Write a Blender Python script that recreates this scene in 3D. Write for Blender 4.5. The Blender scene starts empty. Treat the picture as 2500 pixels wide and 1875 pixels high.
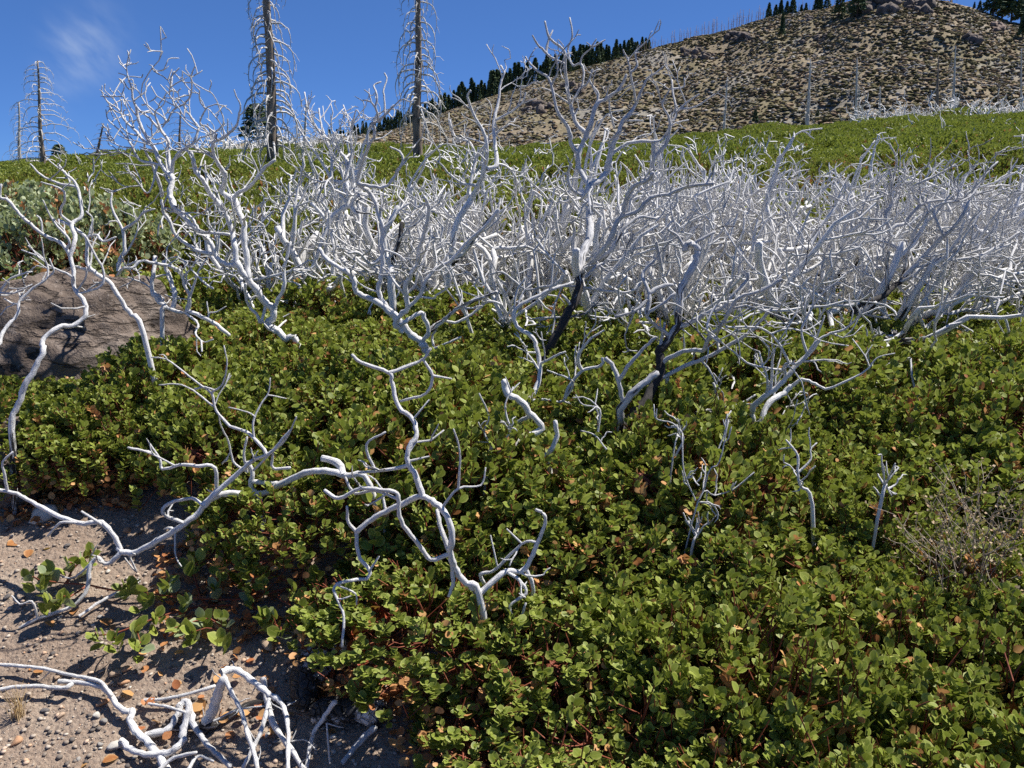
import bpy, math, random
import numpy as np
from mathutils import Vector, Matrix

# ------------------------------------------------------------------ camera, sky, sun, exposure
SC = bpy.context.scene
COL = SC.collection
FPX = 2060.0                      # focal length in photograph pixels (2500 x 1875)
PITCH = math.radians(14.0)
CAM_Z = 1.6
cp, sp = math.cos(PITCH), math.sin(PITCH)
cam_data = bpy.data.cameras.new('camera')
cam = bpy.data.objects.new('camera', cam_data)
COL.objects.link(cam)
cam.location = (0, 0, CAM_Z)
cam.rotation_euler = (math.pi / 2 - PITCH, 0, 0)
cam_data.sensor_fit = 'HORIZONTAL'
cam_data.angle = 2 * math.atan(1250 / FPX)
cam_data.clip_start = 0.05
cam_data.clip_end = 3000
SC.camera = cam

SUN_EL = math.radians(57)
SUN_AZ = math.radians(62)         # to the right of the view direction (+Y)
wld = bpy.data.worlds.new('World')
SC.world = wld
wld.use_nodes = True
nt = wld.node_tree
nt.nodes.clear()
w_out = nt.nodes.new('ShaderNodeOutputWorld')
w_bg = nt.nodes.new('ShaderNodeBackground')
w_sky = nt.nodes.new('ShaderNodeTexSky')
w_sky.sky_type = 'NISHITA'
w_sky.sun_disc = False
w_sky.sun_elevation = SUN_EL
w_sky.sun_rotation = SUN_AZ
w_sky.altitude = 4000
w_sky.air_density = 0.6
w_sky.dust_density = 0.0
w_sky.ozone_density = 8.0
w_bg.inputs['Strength'].default_value = 0.1
# a faint cirrus wisp high on the left of the sky
def w_node(t, **k):
    n = nt.nodes.new(t)
    for a, b in k.items():
        setattr(n, a, b)
    return n
def pix_dir(u, v):
    x, y = (u - 1250) / FPX, (937.5 - v) / FPX
    return Vector((x, cp + y * sp, -sp + y * cp)).normalized()
wa, wb = pix_dir(120, 235), pix_dir(290, 40)
wc = ((wa + wb) * .5).normalized()
we1 = (wb - wa); wlen = we1.length * .5
we1 = (we1 - we1.dot(wc) * wc).normalized()
we2 = wc.cross(we1).normalized()
w_tc = w_node('ShaderNodeTexCoord')
def w_dot(vec):
    n = w_node('ShaderNodeVectorMath', operation='DOT_PRODUCT')
    nt.links.new(w_tc.outputs['Generated'], n.inputs[0])
    n.inputs[1].default_value = vec
    return n.outputs['Value']
def w_math(op, a, b=None, clamp=False):
    n = w_node('ShaderNodeMath', operation=op)
    n.use_clamp = clamp
    for i, s in enumerate((a, b)):
        if s is None: continue
        if isinstance(s, (int, float)): n.inputs[i].default_value = s
        else: nt.links.new(s, n.inputs[i])
    return n.outputs[0]
da = w_math('DIVIDE', w_dot(we1), wlen)
db = w_math('DIVIDE', w_dot(we2), 0.030)
w_cmb = w_node('ShaderNodeCombineXYZ')
nt.links.new(da, w_cmb.inputs[0]); nt.links.new(w_math('MULTIPLY', db, .25), w_cmb.inputs[1])
w_noi = w_node('ShaderNodeTexNoise')
w_noi.inputs['Scale'].default_value = 3.2
w_noi.inputs['Detail'].default_value = 5
nt.links.new(w_cmb.outputs[0], w_noi.inputs['Vector'])
w_ns = w_node('ShaderNodeTexNoise'); w_ns.inputs['Scale'].default_value = 1.4
nt.links.new(w_cmb.outputs[0], w_ns.inputs['Vector'])
db2 = w_math('ADD', db, w_math('MULTIPLY', w_math('SUBTRACT', w_ns.outputs['Fac'], .5), 2.2))
r2 = w_math('ADD', w_math('MULTIPLY', da, da), w_math('MULTIPLY', db2, db2))
fall = w_math('EXPONENT', w_math('MULTIPLY', r2, -1.6))
front = w_math('GREATER_THAN', w_dot(wc), 0.5)
mask = w_math('MULTIPLY', w_math('MULTIPLY', fall, front),
              w_math('MULTIPLY', w_math('SUBTRACT', w_noi.outputs['Fac'], 0.28), 0.9, True), True)
# deep mountain blue: a softer tone curve on the whole sky
w_s1 = w_node('ShaderNodeMixRGB', blend_type='MULTIPLY'); w_s1.inputs['Fac'].default_value = 1
nt.links.new(w_sky.outputs[0], w_s1.inputs['Color1']); w_s1.inputs['Color2'].default_value = (.1, .1, .1, 1)
w_gm = w_node('ShaderNodeGamma'); w_gm.inputs['Gamma'].default_value = .5
nt.links.new(w_s1.outputs[0], w_gm.inputs['Color'])
w_s2 = w_node('ShaderNodeMixRGB', blend_type='MULTIPLY'); w_s2.inputs['Fac'].default_value = 1
nt.links.new(w_gm.outputs[0], w_s2.inputs['Color1']); w_s2.inputs['Color2'].default_value = (1.62, 2.9, 5.2, 1)
w_mix = w_node('ShaderNodeMixRGB')
nt.links.new(mask, w_mix.inputs['Fac'])
nt.links.new(w_s2.outputs[0], w_mix.inputs['Color1'])
w_mix.inputs['Color2'].default_value = (3.3, 3.9, 4.9, 1)
nt.links.new(w_mix.outputs[0], w_bg.inputs['Color'])
nt.links.new(w_bg.outputs[0], w_out.inputs['Surface'])

sun_d = bpy.data.lights.new('sun', 'SUN')
sun = bpy.data.objects.new('sun', sun_d)
COL.objects.link(sun)
sun_d.energy = 5.0
sun_d.angle = math.radians(0.53)
sun_d.color = (1.0, 0.96, 0.90)
sdir = Vector((math.sin(SUN_AZ) * math.cos(SUN_EL), math.cos(SUN_AZ) * math.cos(SUN_EL), math.sin(SUN_EL)))
sun.rotation_euler = (-sdir).to_track_quat('-Z', 'Y').to_euler()
sun.location = sdir * 30

SC.view_settings.view_transform = 'Standard'
SC.view_settings.look = 'None'
SC.view_settings.exposure = 0.8
SC.view_settings.gamma = 1
SC.view_settings.use_curve_mapping = False
SC.render.engine = 'CYCLES'
SC.cycles.max_bounces = 5
SC.cycles.diffuse_bounces = 3
SC.cycles.glossy_bounces = 2
SC.cycles.transmission_bounces = 3
SC.cycles.transparent_max_bounces = 4
SC.cycles.use_denoising = False
SC.cycles.sample_clamp_indirect = 6
SC.cycles.caustics_reflective = False
SC.cycles.caustics_refractive = False

# ------------------------------------------------------------------ helpers
RNG = np.random.default_rng(11)
Z = np.array((0., 0., 1.))
def nrm(v):
    return v / (np.linalg.norm(v, axis=-1, keepdims=True) + 1e-12)
def ray(u, v):
    x, y = (u - 1250) / FPX, (937.5 - v) / FPX
    return np.array((x, cp + y * sp, -sp + y * cp))
def at_depth(u, v, Y):
    d = ray(u, v)
    return np.array((0, 0, CAM_Z)) + d * (Y / d[1])
def at_z(u, v, z):
    d = ray(u, v)
    return np.array((0, 0, CAM_Z)) + d * ((z - CAM_Z) / d[2])
def proj(p):
    p = np.asarray(p, float)
    x, y, z = p[..., 0], p[..., 1], p[..., 2] - CAM_Z
    dep = y * cp - z * sp
    up = y * sp + z * cp
    return 1250 + FPX * x / dep, 937.5 - FPX * up / dep

def _hash(ix, iy, seed):
    h = (ix * 374761393 + iy * 668265263 + seed * 974711) & 0xffffffff
    h = ((h ^ (h >> 13)) * 1274126177) & 0xffffffff
    return ((h ^ (h >> 16)) & 0xffff) / 65535.0
def vnoise(x, y, seed=0):
    x = np.asarray(x, float); y = np.asarray(y, float)
    ix, iy = np.floor(x).astype(np.int64), np.floor(y).astype(np.int64)
    fx, fy = x - ix, y - iy
    fx = fx * fx * (3 - 2 * fx); fy = fy * fy * (3 - 2 * fy)
    a, b = _hash(ix, iy, seed), _hash(ix + 1, iy, seed)
    c, d = _hash(ix, iy + 1, seed), _hash(ix + 1, iy + 1, seed)
    return (a + (b - a) * fx) * (1 - fy) + (c + (d - c) * fx) * fy
def fbm(x, y, seed=0, oct=4):
    x = np.asarray(x, float); y = np.asarray(y, float)
    s, a, t = 0, .5, 0
    for i in range(oct):
        s = s + a * vnoise(x * 2 ** i, y * 2 ** i, seed + i * 17); t += a; a *= .5
    return s / t

def mk_mesh(name, verts, faces, attrs=None, smooth=False):
    """faces: int array (n,3)/(n,4) or list of such arrays; attrs: name -> (type, array) per vertex"""
    me = bpy.data.meshes.new(name)
    verts = np.ascontiguousarray(verts, dtype=np.float32)
    if not isinstance(faces, list): faces = [faces]
    faces = [f for f in faces if len(f)]
    loops = np.concatenate([f.ravel() for f in faces]).astype(np.int32)
    tot = np.concatenate([np.full(len(f), f.shape[1]) for f in faces]).astype(np.int32)
    start = np.concatenate([[0], np.cumsum(tot)[:-1]]).astype(np.int32)
    me.vertices.add(len(verts)); me.vertices.foreach_set('co', verts.ravel())
    me.loops.add(len(loops)); me.loops.foreach_set('vertex_index', loops)
    me.polygons.add(len(tot)); me.polygons.foreach_set('loop_start', start)
    me.polygons.foreach_set('loop_total', tot)
    if smooth: me.polygons.foreach_set('use_smooth', np.ones(len(tot), bool))
    for k, (t, arr) in (attrs or {}).items():
        a = me.attributes.new(k, t, 'POINT')
        a.data.foreach_set('vector' if t == 'FLOAT_VECTOR' else 'value', np.ascontiguousarray(arr, dtype=np.float32).ravel())
    me.update(calc_edges=True)
    return me
def link(name, data, mat=None, parent=None, loc=None, rot=None, scl=None):
    o = bpy.data.objects.new(name, data)
    COL.objects.link(o)
    if data is not None and mat is not None and not len(data.materials):
        data.materials.append(mat)
    if parent is not None: o.parent = parent
    if loc is not None: o.location = [float(c) for c in loc]
    if rot is not None: o.rotation_euler = [float(c) for c in rot]
    if scl is not None: o.scale = [float(c) for c in scl]
    return o
def tag(o, label=None, cat=None, group=None, kind=None):
    if label: o['label'] = label
    if cat: o['category'] = cat
    if group: o['group'] = group
    if kind: o['kind'] = kind
    return o
def thing(name, label, cat, loc, group=None, rotz=0, scl=(1, 1, 1)):
    o = link(name, None, loc=loc, rot=(0, 0, rotz), scl=scl)
    o.empty_display_size = .1
    return tag(o, label, cat, group)

# ------------------------------------------------------------------ materials
def new_mat(name):
    m = bpy.data.materials.new(name)
    m.use_nodes = True
    t = m.node_tree
    t.nodes.clear()
    return m, t
class NT:
    def __init__(s, t): s.t = t
    def n(s, typ, ins=None, **k):
        n = s.t.nodes.new(typ)
        for a, b in k.items(): setattr(n, a, b)
        for a, b in (ins or {}).items():
            if isinstance(b, bpy.types.NodeSocket): s.t.links.new(b, n.inputs[a])
            else: n.inputs[a].default_value = b
        return n
    def math(s, op, a, b=0.0, clamp=False):
        n = s.n('ShaderNodeMath', {0: a, 1: b}, operation=op); n.use_clamp = clamp
        return n.outputs[0]
    def mix(s, f, a, b, mode='MIX'):
        n = s.n('ShaderNodeMixRGB', {'Fac': f, 'Color1': a, 'Color2': b}, blend_type=mode)
        return n.outputs[0]
    def attr(s, name, out='Fac'):
        return s.n('ShaderNodeAttribute', attribute_name=name).outputs[out]
    def noise(s, scale, detail=3, vec=None, rough=.5, out='Fac', dist=0):
        n = s.n('ShaderNodeTexNoise', {'Scale': scale, 'Detail': detail, 'Roughness': rough, 'Distortion': dist})
        if vec is not None: s.t.links.new(vec, n.inputs['Vector'])
        return n.outputs[out]
    def ramp(s, f, stops):
        n = s.n('ShaderNodeValToRGB', {'Fac': f})
        e = n.color_ramp.elements
        while len(e) < len(stops): e.new(.5)
        for i, (p, c) in enumerate(stops):
            e[i].position = p; e[i].color = c if len(c) == 4 else (*c, 1)
        return n.outputs[0]
    def smooth(s, f, lo, hi):
        n = s.n('ShaderNodeMapRange', {0: f, 1: lo, 2: hi, 3: 0., 4: 1.}, interpolation_type='SMOOTHSTEP')
        return n.outputs[0]
    def bump(s, h, strength=.5, dist=.01):
        return s.n('ShaderNodeBump', {'Height': h, 'Strength': strength, 'Distance': dist}).outputs[0]
    def out(s, col, rough=.8, normal=None, spec=.3, trans=None, transw=0.0):
        b = s.n('ShaderNodeBsdfPrincipled', {'Base Color': col, 'Roughness': rough, 'Specular IOR Level': spec})
        if normal is not None: s.t.links.new(normal, b.inputs['Normal'])
        sh = b.outputs[0]
        if trans is not None:
            tr = s.n('ShaderNodeBsdfTranslucent', {'Color': trans})
            sh = s.n('ShaderNodeMixShader', {0: transw, 1: sh, 2: tr.outputs[0]}).outputs[0]
        o = s.n('ShaderNodeOutputMaterial')
        s.t.links.new(sh, o.inputs['Surface'])

def mat_wood(name, light, mid, dark, charcol=(.022, .020, .019), speck=0.0):
    m, t = new_mat(name); k = NT(t)
    tc = k.attr('tc', 'Vector'); ch = k.attr('char')
    oi = k.n('ShaderNodeObjectInfo').outputs['Random']
    grain = k.noise(3.0, 5, tc, .6, dist=.6)
    fine = k.noise(11.0, 3, tc, .6)
    pos = k.n('ShaderNodeNewGeometry').outputs['Position']
    blot = k.noise(7.0, 4, pos, .6)
    g = k.math('ADD', k.math('MULTIPLY', grain, .65), k.math('MULTIPLY', blot, .35))
    col = k.ramp(g, [(.33, dark), (.42, mid), (.53, light)])
    col = k.mix(k.math('MULTIPLY', k.smooth(fine, .60, .72), .45), col, (*dark, 1))
    col = k.mix(k.math('MULTIPLY', oi, .18), col, (*mid, 1))
    c2 = k.math('ADD', ch, k.math('MULTIPLY', k.math('SUBTRACT', k.noise(1.6, 4, tc, .6), .5), 1.5))
    cm = k.smooth(c2, .42, .60)
    col = k.mix(cm, col, k.mix(fine, (*charcol, 1), (.05, .042, .038, 1)))
    # small black knots
    vo = k.n('ShaderNodeTexVoronoi', {'Vector': tc, 'Scale': .9, 'Randomness': 1.0}).outputs['Distance']
    col = k.mix(k.math('SUBTRACT', 1.0, k.smooth(vo, .05, .10)), col, (.03, .027, .025, 1))
    h = k.math('ADD', grain, k.math('MULTIPLY', fine, .4))
    k.out(col, .72, k.bump(h, .9, .006), .25)
    return m
M_WOOD = mat_wood('bleached_wood', (.78, .765, .74), (.60, .585, .56), (.27, .255, .24))
M_WOOD_CH = mat_wood('weathered_wood', (.62, .61, .60), (.42, .41, .405), (.15, .14, .135))
M_SNAG = mat_wood('burnt_bark', (.27, .215, .165), (.15, .115, .088), (.04, .034, .03))
M_SNAG_BR = mat_wood('snag_branch_wood', (.62, .60, .57), (.42, .40, .37), (.14, .13, .12))
M_PALE_SNAG = mat_wood('pale_snag_wood', (.58, .55, .50), (.42, .39, .35), (.2, .18, .16))

def mat_leaf(name, g0, g1, g2, rimc, dead0, dead1, tw=.24, rough=.52):
    m, t = new_mat(name); k = NT(t)
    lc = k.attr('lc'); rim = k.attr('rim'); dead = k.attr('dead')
    oi = k.n('ShaderNodeObjectInfo').outputs['Random']
    pos = k.n('ShaderNodeNewGeometry').outputs['Position']
    big = k.noise(2.2, 2, pos)
    f = k.math('ADD', k.math('MULTIPLY', lc, .62), k.math('ADD', k.math('MULTIPLY', big, .30), k.math('MULTIPLY', oi, .12)))
    col = k.ramp(f, [(.18, g0), (.5, g1), (.88, g2)])
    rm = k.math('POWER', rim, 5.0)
    col = k.mix(k.math('MULTIPLY', rm, .95), col, (*rimc, 1))  # yellowish margin plus the glow of sunlit leaf edges, both put into the colour
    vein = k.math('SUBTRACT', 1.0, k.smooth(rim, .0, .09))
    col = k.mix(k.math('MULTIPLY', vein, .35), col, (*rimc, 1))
    mott = k.noise(160, 2, pos)
    col = k.mix(k.math('MULTIPLY', k.smooth(mott, .5, .75), .12), col, (*rimc, 1))
    dcol = k.ramp(lc, [(.1, dead0), (.9, dead1)])
    dcol = k.mix(k.math('MULTIPLY', k.smooth(k.noise(70, 3, pos), .5, .7), .35), dcol, (.16, .05, .02, 1))
    col = k.mix(dead, col, dcol)
    tr = k.mix(.35, col, (.42, .5, .06, 1))
    tr = k.mix(dead, tr, dcol)
    k.out(col, rough, None, .22, tr, tw)
    return m
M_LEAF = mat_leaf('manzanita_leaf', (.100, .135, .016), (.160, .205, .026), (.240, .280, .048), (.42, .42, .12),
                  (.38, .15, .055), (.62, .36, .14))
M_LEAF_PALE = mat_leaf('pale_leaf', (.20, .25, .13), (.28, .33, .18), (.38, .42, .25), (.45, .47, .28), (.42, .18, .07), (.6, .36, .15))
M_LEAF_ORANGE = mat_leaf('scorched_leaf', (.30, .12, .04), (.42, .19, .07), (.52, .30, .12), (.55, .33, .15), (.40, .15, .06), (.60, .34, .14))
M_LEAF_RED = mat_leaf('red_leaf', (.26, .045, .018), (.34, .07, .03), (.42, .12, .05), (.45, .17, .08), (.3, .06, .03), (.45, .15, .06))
def mat_simple(name, a, b, scale=30, rough=.8, bump=.3, bd=.003, lo=.35, hi=.65):
    m, t = new_mat(name); k = NT(t)
    pos = k.n('ShaderNodeTexCoord').outputs['Object']
    oi = k.n('ShaderNodeObjectInfo').outputs['Random']
    n = k.noise(scale, 5, pos, .65)
    col = k.ramp(n, [(lo, a), (hi, b)])
    col = k.mix(k.math('MULTIPLY', oi, .35), col, (a[0] * .7, a[1] * .7, a[2] * .7, 1))
    k.out(col, rough, k.bump(n, bump, bd), .25)
    return m
M_STEM = mat_simple('red_stem', (.16, .035, .02), (.30, .10, .05), 60, .6)
M_STEM_GREY = mat_simple('dry_twig', (.22, .17, .13), (.42, .36, .29), 60, .8)

# ------------------------------------------------------------------ tubes
def catmull(P, m):
    P = np.asarray(P, float)
    if len(P) < 3 or m <= 1: return P
    Q = np.vstack([2 * P[0] - P[1], P, 2 * P[-1] - P[-2]])
    out = []
    ts = np.arange(m) / m
    for i in range(len(P) - 1):
        a, b, c, d = Q[i:i + 4]
        t = ts[:, None]
        out.append(.5 * (2 * b + (c - a) * t + (2 * a - 5 * b + 4 * c - d) * t ** 2 + (3 * b - a - 3 * c + d) * t ** 3))
    out.append(P[-1:])
    return np.vstack(out)
class Tubes:
    def __init__(s): s.V, s.F, s.TC, s.CH, s.n = [], [], [], [], 0
    def add(s, P, R, char=0.0, sides=6, cap=True):
        P = np.asarray(P, float); N = len(P)
        R = np.broadcast_to(np.asarray(R, float), (N,)).copy()
        C = np.broadcast_to(np.asarray(char, float), (N,)).copy()
        if cap:
            d = nrm(P[-1] - P[-2])
            P = np.vstack([P, P[-1] + d * R[-1] * .5]); R = np.append(R, R[-1] * .08); C = np.append(C, C[-1]); N += 1
        T = np.empty_like(P)
        T[1:-1] = P[2:] - P[:-2]; T[0] = P[1] - P[0]; T[-1] = P[-1] - P[-2]
        T = nrm(T)
        md = nrm(P[-1] - P[0])
        ref = np.cross(md, (0.31, 0.77, 0.55)); ref = nrm(ref)
        A = np.cross(T, ref); bad = np.linalg.norm(A, axis=1) < .15
        if bad.any(): A[bad] = np.cross(T[bad], ref + md * .7)
        A = nrm(A); B = np.cross(A, T)
        th = np.arange(sides) * 2 * math.pi / sides
        c, sn = np.cos(th), np.sin(th)
        V = P[:, None] + R[:, None, None] * (A[:, None] * c[None, :, None] + B[:, None] * sn[None, :, None])
        L = np.concatenate([[0], np.cumsum(np.linalg.norm(np.diff(P, axis=0), axis=1))])
        rm = max(R.mean(), 1e-4)
        off = s.n * .37 % 50
        tc = np.empty((N, sides, 3)); tc[..., 0] = c + off; tc[..., 1] = sn + off * .6; tc[..., 2] = (L / (rm * 9))[:, None]
        i = np.arange(N - 1)[:, None] * sides; j = np.arange(sides)[None]; j2 = (j + 1) % sides
        F = np.stack([i + j, i + j2, i + sides + j2, i + sides + j], -1).reshape(-1, 4)
        s.V.append(V.reshape(-1, 3)); s.F.append(F + s.n); s.TC.append(tc.reshape(-1, 3)); s.CH.append(np.repeat(C, sides))
        s.n += N * sides
        return s
    def mesh(s, name):
        return mk_mesh(name, np.vstack(s.V), np.vstack(s.F),
                       {'tc': ('FLOAT_VECTOR', np.vstack(s.TC)), 'char': ('FLOAT', np.concatenate(s.CH))}, True)

def grow(rng, p, d, L, r, lvl, out, up=.12, kink=.42, prob=.6, rmin=.0028, seg=.055):
    """crooked forking manzanita branch; appends (points, radii, level)"""
    n = max(3, int(L / seg))
    pts, rad = [p], [r]
    re = max(rmin, r * .55)
    for i in range(n):
        kk = kink * (2.0 if rng.random() < .16 else 1.0)
        d = nrm(d + rng.normal(size=3) * kk * .6 + Z * up)
        p = p + d * (L / n) * rng.uniform(.75, 1.25)
        rr = r + (re - r) * (i + 1) / n
        pts.append(p); rad.append(rr * rng.uniform(.92, 1.1))
        if lvl > 0 and (i > 0 or n < 4) and rng.random() < prob:
            q = rng.normal(size=3); q = nrm(q - q.dot(d) * d)
            a = rng.uniform(.6, 1.15)
            cd = d * math.cos(a) + q * math.sin(a)
            grow(rng, p, cd, L * rng.uniform(.42, .72) * (1 - .3 * i / n), max(rmin, rr * rng.uniform(.6, .8)), lvl - 1, out, up, kink, prob, rmin, seg)
    if lvl == 0: rad[-1] *= .5
    out.append((np.array(pts), np.array(rad), lvl))

# ------------------------------------------------------------------ terrain
_GY = [-20, 0, 1.5, 2.1, 2.5, 3.0, 3.5, 4.0, 6, 10]
_GZ = [-.9, -.08, -.02, .08, .22, .40, .54, .62, .72, .86]
_CU = [-900, -300, 0, 190, 400, 560, 850, 1250, 1480, 1700, 1850, 2070, 2260, 2500, 2800, 3400]
_CV = [420, 425, 422, 396, 376, 368, 372, 370, 352, 330, 318, 300, 282, 285, 300, 330]
CREST_Y = 38.0
def crest_z(ratio):
    """ground height on the crest (shrubs stand about half a metre above it)"""
    u = 1250 + ratio * FPX * .985
    v = np.interp(u, _CU, _CV)
    y = (937.5 - v) / FPX
    return CAM_Z + CREST_Y * (-sp + y * cp) / (cp + y * sp) - .45
def ground(x, y):
    x = np.asarray(x, float); y = np.asarray(y, float)
    near = np.interp(y, _GY, _GZ)
    ratio = x / np.maximum(y, 4.0)
    cz = crest_z(ratio)
    t = np.clip((y - 10) / (CREST_Y - 10), 0, 1)
    mid = .86 + (cz - .86) * (t ** .85)
    far = cz - np.clip((y - CREST_Y) / 30, 0, 1) ** 1.3 * (cz + 1.0)
    z = np.where(y < 10, near, np.where(y < CREST_Y, mid, far))
    z = z + (fbm(x * .9 + 7, y * .9, 3) - .5) * .16 * np.clip((y - 2.5) / 3, 0, 1)
    z = z + (fbm(x * .22 + 3, y * .22, 5, 3) - .5) * .55 * np.clip((y - 6) / 6, 0, 1) * np.clip((y - 6) / 10, 0.3, 1)
    z = z + (fbm(x * 3, y * 3, 9) - .5) * .05 + (fbm(x * 12, y * 12, 21, 3) - .5) * .018 * (y < 8)
    # the bare patch bottom left lies a little lower than the bank on the right
    z = z - .05 * np.clip((-x - .3) / 1.0, 0, 1) * np.clip((4 - y) / 1.5, 0, 1)
    return z
ys_ = np.concatenate([np.linspace(-12, 1.2, 26), np.arange(1.24, 4.4, .028), np.geomspace(4.44, 60, 150), np.geomspace(62, 900, 26)])
ks_ = np.linspace(-1.9, 1.9, 330)
YY, KK = np.meshgrid(ys_, ks_, indexing='ij')
XX = KK * (np.maximum(YY, 0) * .72 + 1.6)
ZZ = ground(XX, YY)
nr, nc = YY.shape
import bisect
_YL = [float(q) for q in ys_]; _ZL = ZZ.tolist(); _NC = nc
def gz(x, y):
    """ground height, read off the mesh"""
    i = min(max(bisect.bisect_right(_YL, y) - 1, 0), len(_YL) - 2)
    fy = min(max((y - _YL[i]) / (_YL[i + 1] - _YL[i]), 0), 1)
    kx = (x / (max(y, 0) * .72 + 1.6) + 1.9) / 3.8 * (_NC - 1)
    kx = min(max(kx, 0), _NC - 1.001); j = int(kx); fx = kx - j
    r0, r1 = _ZL[i], _ZL[i + 1]
    return (r0[j] * (1 - fx) + r0[j + 1] * fx) * (1 - fy) + (r1[j] * (1 - fx) + r1[j + 1] * fx) * fy
def on_ground(u, v, lift=0.0):
    """the point of the ground seen at a photograph pixel"""
    d = [float(q) for q in ray(u, v)]
    t0 = t1 = 1.0
    while t1 < 80:
        t1 = t0 + .03 + t0 * .01
        if CAM_Z + d[2] * t1 <= gz(d[0] * t1, d[1] * t1) + lift: break
        t0 = t1
    for _ in range(12):
        tm = (t0 + t1) * .5
        if CAM_Z + d[2] * tm <= gz(d[0] * tm, d[1] * tm) + lift: t1 = tm
        else: t0 = tm
    return np.array((d[0] * t1, d[1] * t1, gz(d[0] * t1, d[1] * t1) + lift))
ii = (np.arange(nr - 1)[:, None] * nc + np.arange(nc - 1)[None]).ravel()
gf = np.stack([ii, ii + 1, ii + nc + 1, ii + nc], -1)
m, t = new_mat('volcanic_soil'); k = NT(t)
pos = k.n('ShaderNodeNewGeometry').outputs['Position']
n1 = k.noise(3.0, 5, pos, .6); n2 = k.noise(55, 5, pos, .7); n3 = k.noise(240, 3, pos, .7); n4 = k.noise(.35, 3, pos)
col = k.ramp(k.math('ADD', k.math('MULTIPLY', n1, .55), k.math('MULTIPLY', n2, .45)),
             [(.36, (.18, .13, .095)), (.5, (.27, .20, .15)), (.64, (.36, .285, .215))])
col = k.mix(k.math('MULTIPLY', k.smooth(n3, .56, .70), .55), col, (.50, .45, .38, 1))
col = k.mix(k.math('MULTIPLY', k.smooth(n3, .44, .30), .55), col, (.12, .10, .085, 1))
yv = k.n('ShaderNodeSeparateXYZ', {0: pos}).outputs[1]
green = k.mix(k.smooth(n4, .4, .6), (.055, .075, .018, 1), (.085, .09, .03, 1))
col = k.mix(k.math('MULTIPLY', k.smooth(yv, 7.0, 13.0), .85), col, green)
vo = k.n('ShaderNodeTexVoronoi', {'Vector': pos, 'Scale': 70.0}).outputs['Distance']
h = k.math('ADD', k.math('MULTIPLY', n2, .7), k.math('ADD', k.math('MULTIPLY', n3, .35), k.math('MULTIPLY', vo, -.5)))
k.out(col, .95, k.bump(h, .9, .012), .1)
M_SOIL = m
tag(link('ground', mk_mesh('ground', np.stack([XX, YY, ZZ], -1).reshape(-1, 3), gf, None, True), M_SOIL), kind='structure')

# ------------------------------------------------------------------ the brown hill behind
HU = [500, 700, 820, 947, 1136, 1279, 1400, 1513, 1663, 1779, 1877, 1937, 2024, 2081, 2180, 2284, 2322, 2375, 2420, 2462, 2560, 2800, 3200]
HV = [372, 352, 338, 320, 256, 211, 173, 141, 102, 75, 45, 33, 17, 2, -10, 0, 6, 18, 36, 50, 78, 130, 230]
HY = [230, 228, 226, 222, 214, 206, 200, 194, 186, 178, 172, 168, 164, 160, 156, 154, 153, 152, 152, 152, 152, 150, 150]
hu = np.arange(500, 3201, 9.0)
hv = np.interp(hu, HU, HV) + (fbm(hu * .03, hu * 0 + 2, 4) - .5) * 6
hy = np.interp(hu, HU, HY)
ridge = np.array([at_depth(a, b, c) for a, b, c in zip(hu, hv, hy)])
S = np.concatenate([np.linspace(0, 1, 90), [1.04, 1.12, 1.3]])
hp = np.empty((len(S), len(hu), 3))
FOOT_Y, FOOT_Z = 72.0, -1.0
for i, s_ in enumerate(S):
    Yh = FOOT_Y + (ridge[:, 1] - FOOT_Y) * s_
    zz = FOOT_Z + (ridge[:, 2] - FOOT_Z) * (s_ ** .92 if s_ <= 1 else 1 - (s_ - 1) * 2.2)
    hp[i, :, 0] = ridge[:, 0] * Yh / ridge[:, 1]; hp[i, :, 1] = Yh; hp[i, :, 2] = zz
amp = (np.clip(np.minimum(S, 1) * 6, 0, 1) * np.clip((1 - np.minimum(S, 1)) * 7, 0, 1))[:, None]
hp[..., 2] += ((fbm(hp[..., 0] * .045 + 5, hp[..., 1] * .03, 31) - .5) * 7 + (fbm(hp[..., 0] * .2, hp[..., 1] * .16, 33) - .5) * 1.6) * amp
nr, nc = hp.shape[:2]
ii = (np.arange(nr - 1)[:, None] * nc + np.arange(nc - 1)[None]).ravel()
gf = np.stack([ii, ii + 1, ii + nc + 1, ii + nc], -1)
m, t = new_mat('hill_soil'); k = NT(t)
pos = k.n('ShaderNodeNewGeometry').outputs['Position']
mp = k.n('ShaderNodeMapping', {'Vector': pos, 'Rotation': (0, .55, .0), 'Scale': (1, 1, .35)}).outputs[0]
a1 = k.noise(.06, 5, mp, .62); a2 = k.noise(.5, 4, mp, .65); a3 = k.noise(2.2, 3, pos, .7)
col = k.ramp(k.math('ADD', k.math('MULTIPLY', a2, .6), k.math('MULTIPLY', a3, .4)),
             [(.34, (.14, .115, .068)), (.48, (.215, .172, .112)), (.66, (.31, .25, .175))])
col = k.mix(k.math('MULTIPLY', k.smooth(a1, .46, .62), .55), col, (.13, .118, .055, 1))
col = k.mix(k.math('MULTIPLY', k.smooth(k.noise(.09, 4, mp), .54, .66), .55), col, (.27, .26, .235, 1))
k.out(col, .95, k.bump(a3, .8, .3), .1)
hill = tag(link('hill', mk_mesh('hill', hp.reshape(-1, 3), gf, None, True), m), kind='structure')
def hill_pt(u, s):
    """point on the hill under column u, s = 0 foot .. 1 ridge"""
    c = np.clip((u - hu[0]) / 9.0, 0, len(hu) - 2); ci = int(c); cf = c - ci
    r = np.clip(s, 0, .999) * 89; ri = int(r); rf = r - ri
    q = lambda i, j: hp[i, j]
    return (q(ri, ci) * (1 - cf) + q(ri, ci + 1) * cf) * (1 - rf) + (q(ri + 1, ci) * (1 - cf) + q(ri + 1, ci + 1) * cf) * rf
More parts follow.
